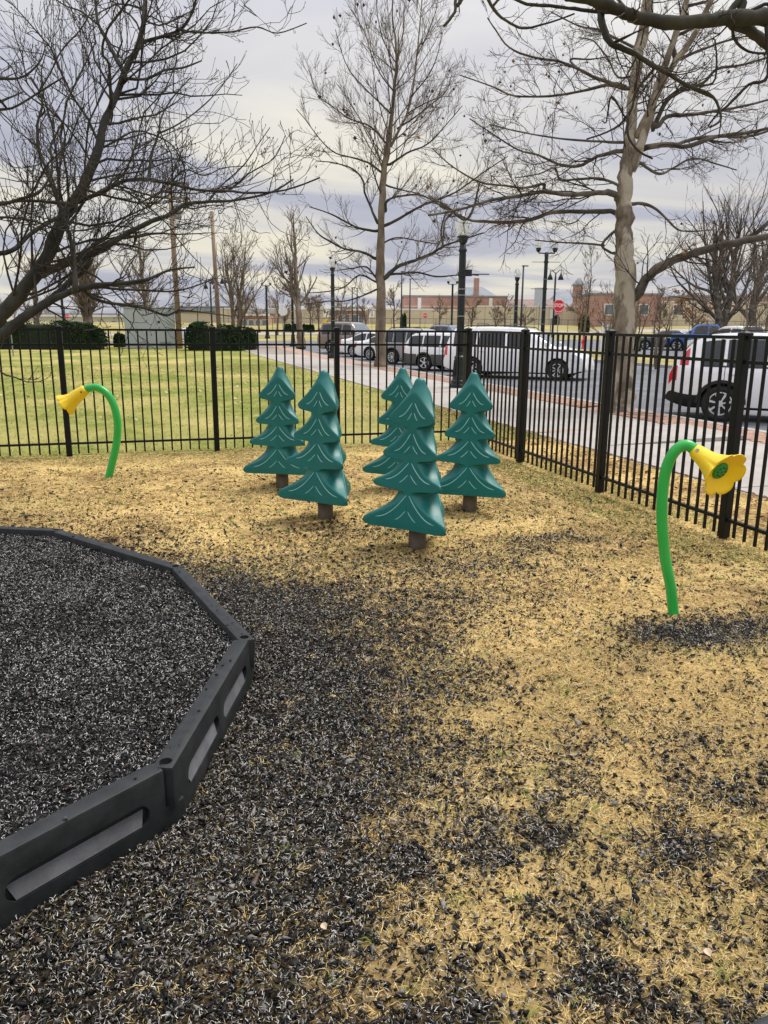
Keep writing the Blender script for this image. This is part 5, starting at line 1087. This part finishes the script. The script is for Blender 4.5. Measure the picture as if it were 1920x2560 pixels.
TRl = [z(p, DR, r0, r1, dd) for p, r0, r1, dd in (
 ([(985, 1500), (1060, 1390), (1150, 1330), (1260, 1290), (1390, 1250), (1500, 1230), (1660, 1195), (1800, 1180)], 26, 16, -1.5), ([(1470, 1240), (1580, 1190), (1670, 1120), (1760, 1060)], 14, 10, -.5),
 ([(905, 1010), (880, 980), (800, 975), (650, 985), (530, 970), (400, 990), (250, 1015), (100, 1060), (-60, 1090)], 18, 5, -1.5), ([(530, 965), (525, 930), (430, 950), (330, 940), (200, 920), (60, 840), (-40, 750)], 9, 3, -.5), ([(935, 1120), (900, 1085), (860, 1070), (700, 1070), (560, 1075), (460, 1110), (350, 1125), (220, 1120), (140, 1110), (0, 1040)], 15, 6, 1.), ([(140, 1110), (30, 1040), (-60, 990)], 7, 4, 0), ([(60, 1080), (25, 1120), (15, 1220), (5, 1260)], 6, 3, 0),
 ([(930, 950), (820, 905), (700, 905), (610, 912), (580, 850), (500, 880), (380, 900)], 8, 3, -1), ([(920, 765), (800, 790), (700, 840), (600, 830), (500, 785), (400, 760), (300, 700), (150, 600)], 11, 3, 1), ([(930, 720), (780, 715), (600, 700), (420, 670), (250, 630)], 8, 3, -1.5), ([(940, 450), (850, 430), (720, 460), (560, 485), (380, 485), (270, 440), (100, 380)], 10, 3, 1), ([(940, 440), (800, 400), (700, 350), (600, 310), (470, 290), (350, 240), (280, 150), (240, 90)], 10, 3, -1), ([(660, 300), (760, 300), (860, 285)], 5, 3, 0),
 ([(1030, 750), (1150, 730), (1250, 740), (1400, 690), (1560, 670), (1700, 640)], 16, 7, -1), ([(1180, 735), (1300, 700), (1420, 690), (1560, 690), (1700, 650)], 10, 6, .5), ([(1020, 830), (1110, 880), (1180, 850), (1280, 800), (1400, 830), (1500, 860)], 8, 3, 1), ([(985, 1030), (1060, 1040), (1130, 1090), (1200, 1160), (1280, 1170), (1390, 1160)], 9, 3, -.6), ([(1100, 640), (1150, 590), (1280, 580), (1400, 560), (1520, 540), (1680, 500)], 12, 5, 1), ([(1080, 650), (1140, 520), (1220, 450), (1330, 420), (1400, 350), (1520, 330), (1660, 290)], 12, 5, -1),
 ([(895, 1160), (835, 1215), (820, 1245), (850, 1270), (890, 1285)], 7, 6, 0), ([(830, 1240), (700, 1230), (600, 1225), (480, 1215)], 6, 3, -.5), ([(1190, 180), (1290, 140), (1400, 120), (1560, 60)], 9, 4, 0), ([(1200, 300), (1300, 260), (1440, 210), (1600, 170)], 9, 4, .5), ([(1000, 250), (900, 200), (800, 150), (700, 130), (560, 60)], 8, 3, 1), ([(985, 380), (900, 390), (850, 300), (780, 210), (700, 190)], 6, 3, 0), ([(1040, 110), (960, 60), (880, -30)], 8, 5, 0), ([(1240, 40), (1340, 10), (1420, -40)], 8, 5, 0))]
t, P, Q, nt_ = traced_tree('thick trunked bare sycamore rising beside the sidewalk on the right', bR, TRl, [tkR, tk2, tk3], 'bark_pale', 'bark_grey', 'twig_brown')
P2 = P.copy(); P2[0] = resample(P[0][6:], P.shape[1])
lv = [dict(n=11, t0=.12, t1=1., ang=.8, lenr=.40, K=7, up=.12, wig=.18, rr=.42, lmin=.5, flat=.35, rmax=.016), dict(n=4.2, t0=.15, t1=1., ang=.75, lenr=.5, K=6, up=.12, wig=.2, rr=.6, lmin=.3, rmax=.008), dict(n=3.6, t0=.2, t1=1., ang=.7, lenr=.55, K=4, up=.1, wig=.2, rr=.7, lmin=.16, rmax=.005)]
a, b = add_levels(t, P2, Q, lv, 'twig_dark', 'twig_brown', .0030)
seedballs(t, a, 60, .018, .04); seedballs(t, a, 40, .02, .045, 'dry_leaf', 'dry_leaves')
# --- near branch hanging in from a tree just out of frame at the upper right
DN = 4.2; bN = np.array([5.05, 1.9, 0.])
gn0 = px_of(bN); qn = px_of(bN+np.array([-.15, .12, 3.6]))
# trunk built from world points (out of view), branches from pixels
tN = thing('bare_tree', 'dark branch of a near tree crossing the top right corner', 'tree', bN)
q0 = np.array([CAMP+ray(1100+1700/2.0232, 100/2.0232)*DN])[0]-bN
limb_part('trunk', np.array([(0, 0, -.1), (.02, .02, 1.2), (-.03, .05, 2.4), (-.12, .12, 3.2), tuple(q0*.6+np.array([-.05, .05, 3.3])*.4), tuple(q0)]), np.array([.17, .15, .13, .10, .065, .045]), tN, 'bark_dark', 14)
NP, NR, NV = [], [], []
for p, r0, r1, dd in (([(1700, 100), (1540, 88), (1400, 100), (1300, 108), (1150, 110), (1000, 88), (880, 40), (780, 5), (640, -25)], 40, 26, -.3), ([(1470, 108), (1560, 150), (1660, 230), (1760, 330)], 32, 20, .3), ([(820, 50), (828, 150), (870, 220), (960, 260), (1060, 320), (1130, 360), (1250, 430), (1380, 490), (1420, 600), (1365, 645)], 21, 5, -.2), ([(1085, 345), (1000, 450), (960, 570), (880, 650), (740, 705)], 8, 4, .1), ([(950, 590), (950, 680), (1000, 760), (1075, 802)], 7, 5, .1), ([(235, -20), (290, 70), (380, 130), (440, 142), (560, 112), (680, 70)], 9, 4, .1), ([(330, -20), (440, 20), (560, 30), (680, 45), (800, 60)], 7, 9, .1), ([(90, -15), (75, 60), (20, 133)], 8, 7, 0), ([(110, -10), (95, 20), (85, 30)], 12, 8, 0), ([(1530, -10), (1440, 90)], 18, 14, 0), ([(1660, 380), (1560, 430), (1460, 530), (1400, 580), (1355, 640)], 9, 4, .1), ([(1660, 20), (1560, 60), (1500, 80)], 9, 10, 0), ([(1480, 120), (1490, 200), (1560, 260), (1660, 270)], 9, 5, .1), ([(870, 490), (850, 560), (840, 620), (820, 610)], 5, 3, .1), ([(1390, 500), (1420, 590), (1410, 690)], 5, 3, .1), ([(1270, 440), (1380, 420), (1400, 300), (1390, 200)], 6, 4, 0)):
    tr = z(p, DN, r0, r1, dd); q = np.array([list(CAMP+ray(a_, b_)*D)+[r*D/FPX] for a_, b_, D, r in tr]); qq = snap(q[:, :3]-bN, q[:, 3], NV, DN, .10); q = np.c_[qq[0]+bN, qq[1]]; NV.append(np.c_[qq[0], qq[1]]); limb_part('limb', q[:, :3]-bN, q[:, 3], tN, 'bark_dark', 10); q = resample(np.c_[q[:, :3]-bN, q[:, 3]], 12); NP.append(q[:, :3]); NR.append(q[:, 3])
add_levels(tN, np.array(NP), np.array(NR), [dict(n=4, t0=.2, t1=1., ang=.8, lenr=.35, K=6, up=.1, wig=.25, rr=.4, lmin=.1, rmax=.006), dict(n=2.0, t0=.2, t1=1., ang=.7, lenr=.5, K=4, up=.1, wig=.25, rr=.6, lmin=.06, rmax=.003)], 'twig_dark', 'twig_dark', .0014)
# --- generic background trees
def gtree(px, D, h, r, label, form='round', stems=1, n=(14, 6, 4), m='bark_brown', mt='twig_brown', rmin=.012, clear=.22, dens_=1., leaf=0, spread=.55, grp=None, wob=.12):
    p = gnd(px, D); t = thing('bare_tree', label, 'tree', (p[0], p[1], p[2]-.05), TR.uniform(0, 6), grp); LP, LR = [], []
    K = 10; LT = []
    for s_ in range(stems):
        a = 2*np.pi*s_/max(1, stems)+TR.uniform(-.4, .4); lean = 0 if stems == 1 else TR.uniform(.25, .5)*spread
        pts = [(0, 0, 0)]; d = np.array([math.cos(a)*lean, math.sin(a)*lean, 1.]); q = np.zeros(3); hh = h*(.72 if form != 'tall' else .97)*TR.uniform(.85, 1.)
        for k in range(K-1):
            d = nrmz(d+TR.normal(0, wob*.6, 3)+np.array([0, 0, .1])); q = q+d*hh/(K-1); pts.append(tuple(q))
        rad = r*(1 if stems == 1 else .62)*np.linspace(1, .12, K)**1.0; rad[0] *= 1.35; pts = np.array(pts)
        limb_part('trunk', pts, rad, t, m, 8); LT.append((pts, rad))
    P = np.array([q[0] for q in LT]); Q = np.array([q[1] for q in LT])
    A = {'round': (.85, .55), 'tall': (.8, .42), 'vase': (.38, .85), 'wide': (1.0, .75)}[form]
    a1, b1 = grow(P, Q, n[0], clear, .95, A[0], A[1]*1.0, 7, up=.35 if form != 'vase' else .25, wig=wob, rr=.55, rmin=rmin*1.4)
    a2, b2 = grow(a1, b1, n[1], .15, 1., .6, .55, 6, up=.3, wig=wob, rr=.6, rmin=rmin*1.15)
    a3, b3 = grow(a2, b2, n[2], .15, 1., .6, .6, 4, up=.25, wig=wob, rr=.7, rmin=rmin)
    V, F_ = join([tubes(a1, b1, 5), tubes(a2, b2, 4)]); tag(link('branches', npmesh('branches', V, F_, m, smooth=True), t), kind='stuff')
    V, F_ = tubes(a3, b3, 3); tag(link('twigs', npmesh('twigs', V, F_, mt), t), kind='stuff')
    if leaf: seedballs(t, a3, leaf, .05, .10, 'dry_leaf', 'dry_leaves')
    return t
gtree(752, 55, 11.5, .27, 'slender bare plane tree by the double lamp, next beyond the slim one', 'tall', n=(24, 7, 4), rmin=.009)
gtree(588, 53, 9.5, .30, 'bare tree forking low beside the rounded hedge', 'vase', stems=3, n=(9, 7, 4), rmin=.009, spread=.7)
gtree(372, 60, 10.5, .26, 'bare tree standing behind the utility cabinet', 'tall', n=(22, 7, 4), rmin=.010)
gtree(225, 62, 8.5, .50, 'broad vase shaped bare tree behind the left hedge', 'vase', n=(34, 7, 4), clear=.16, rmin=.011)
gtree(95, 66, 10., .32, 'bare tree behind the left hedge at the picture edge', 'round', n=(20, 8, 4), rmin=.011)
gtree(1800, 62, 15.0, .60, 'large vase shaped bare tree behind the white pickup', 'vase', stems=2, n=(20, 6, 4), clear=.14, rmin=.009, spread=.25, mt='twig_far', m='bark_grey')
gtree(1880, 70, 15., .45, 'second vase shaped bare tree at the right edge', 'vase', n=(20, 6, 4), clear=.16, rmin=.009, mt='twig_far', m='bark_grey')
gtree(1650, 33, 4.4, .10, 'thin stemmed ornamental tree on the grass island before the blue pickup', 'round', stems=4, n=(6, 5, 3), rmin=.0065, clear=.45, spread=.8, wob=.2)
gtree(1592, 40, 4.6, .10, 'thin stemmed ornamental tree right of the sycamore trunk', 'round', stems=3, n=(6, 6, 3), rmin=.007, clear=.35, spread=.8, wob=.2)
gtree(1532, 46, 5.4, .13, 'low branching small tree left of the sycamore trunk', 'wide', stems=3, n=(8, 6, 4), rmin=.008, clear=.2, spread=1.)
gtree(1736, 74, 6.5, .16, 'small tree still holding brown leaves beyond the parking lot', 'wide', n=(16, 7, 4), leaf=900, rmin=.012, clear=.3)
gtree(1905, 24, 5.6, .10, 'bare tree with arching twigs at the right edge', 'wide', stems=3, n=(9, 7, 4), rmin=.0045, clear=.25, spread=1.1)
gtree(1450, 95, 6.5, .15, 'small tree with a few russet leaves by the arched opening', 'wide', n=(12, 6, 3), leaf=120, rmin=.016)
gtree(1347+115, 84, 9.5, .12, 'tall wispy bare tree against the sky right of the stop sign', 'tall', n=(16, 6, 3), rmin=.013)
for px, D, h, lab in ((610, 100, 6.2, 'far bare street tree left of the brick bungalow'), (648, 96, 7., 'far bare street tree before the brick bungalow'), (692, 88, 9., 'far bare street tree between the two double lamps'), (712, 104, 4.6, 'small far tree by the round bushes'), (778, 104, 5., 'small far tree left of the keep right sign'), (797, 106, 4.6, 'small far tree under the keep right sign'), (848, 98, 6.4, 'far bare tree left of the brick entrance'), (915, 96, 6., 'far bare tree right of the brick entrance'), (985, 90, 8.8, 'far dark bare tree just right of the slim plane tree'),
                      (1100, 98, 6., 'far thin bare tree left of the tallest lamp'), (1178, 92, 6.6, 'far straight bare tree right of the tallest lamp'), (1240, 96, 4.2, 'far low bushy bare tree before the tan wall'), (1262, 100, 6.6, 'far thin leaning bare tree left of the single lamp'), (1312, 98, 4., 'far low bare shrub tree right of the single lamp')):
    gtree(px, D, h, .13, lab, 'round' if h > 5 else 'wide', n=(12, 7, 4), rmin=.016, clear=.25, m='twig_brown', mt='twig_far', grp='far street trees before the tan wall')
# far wood on the skyline: one brown mass of twigs
far = []
for i in range(64):
    px = TR.uniform(-150, 2050); D = TR.uniform(165, 230); q = gnd(px, D); h = TR.uniform(4.5, 8.) if px < 950 or px > 1560 else TR.uniform(3.2, 5.5); h *= D/180
    P = np.array([[q+np.array([0, 0, z_]) for z_ in np.linspace(0, h*.8, 6)]]); Q = np.linspace(.2, .05, 6)[None]
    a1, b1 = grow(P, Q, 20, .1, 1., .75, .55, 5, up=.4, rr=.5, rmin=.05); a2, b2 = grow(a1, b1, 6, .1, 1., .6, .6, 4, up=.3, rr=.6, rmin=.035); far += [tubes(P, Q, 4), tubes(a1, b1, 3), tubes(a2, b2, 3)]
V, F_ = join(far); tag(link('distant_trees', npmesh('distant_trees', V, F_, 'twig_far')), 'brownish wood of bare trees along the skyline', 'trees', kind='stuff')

if 0: print('TRIS', sum(len(o.data.loop_triangles) or sum(len(p.vertices)-2 for p in o.data.polygons) for o in bpy.data.objects if o.type == 'MESH'))
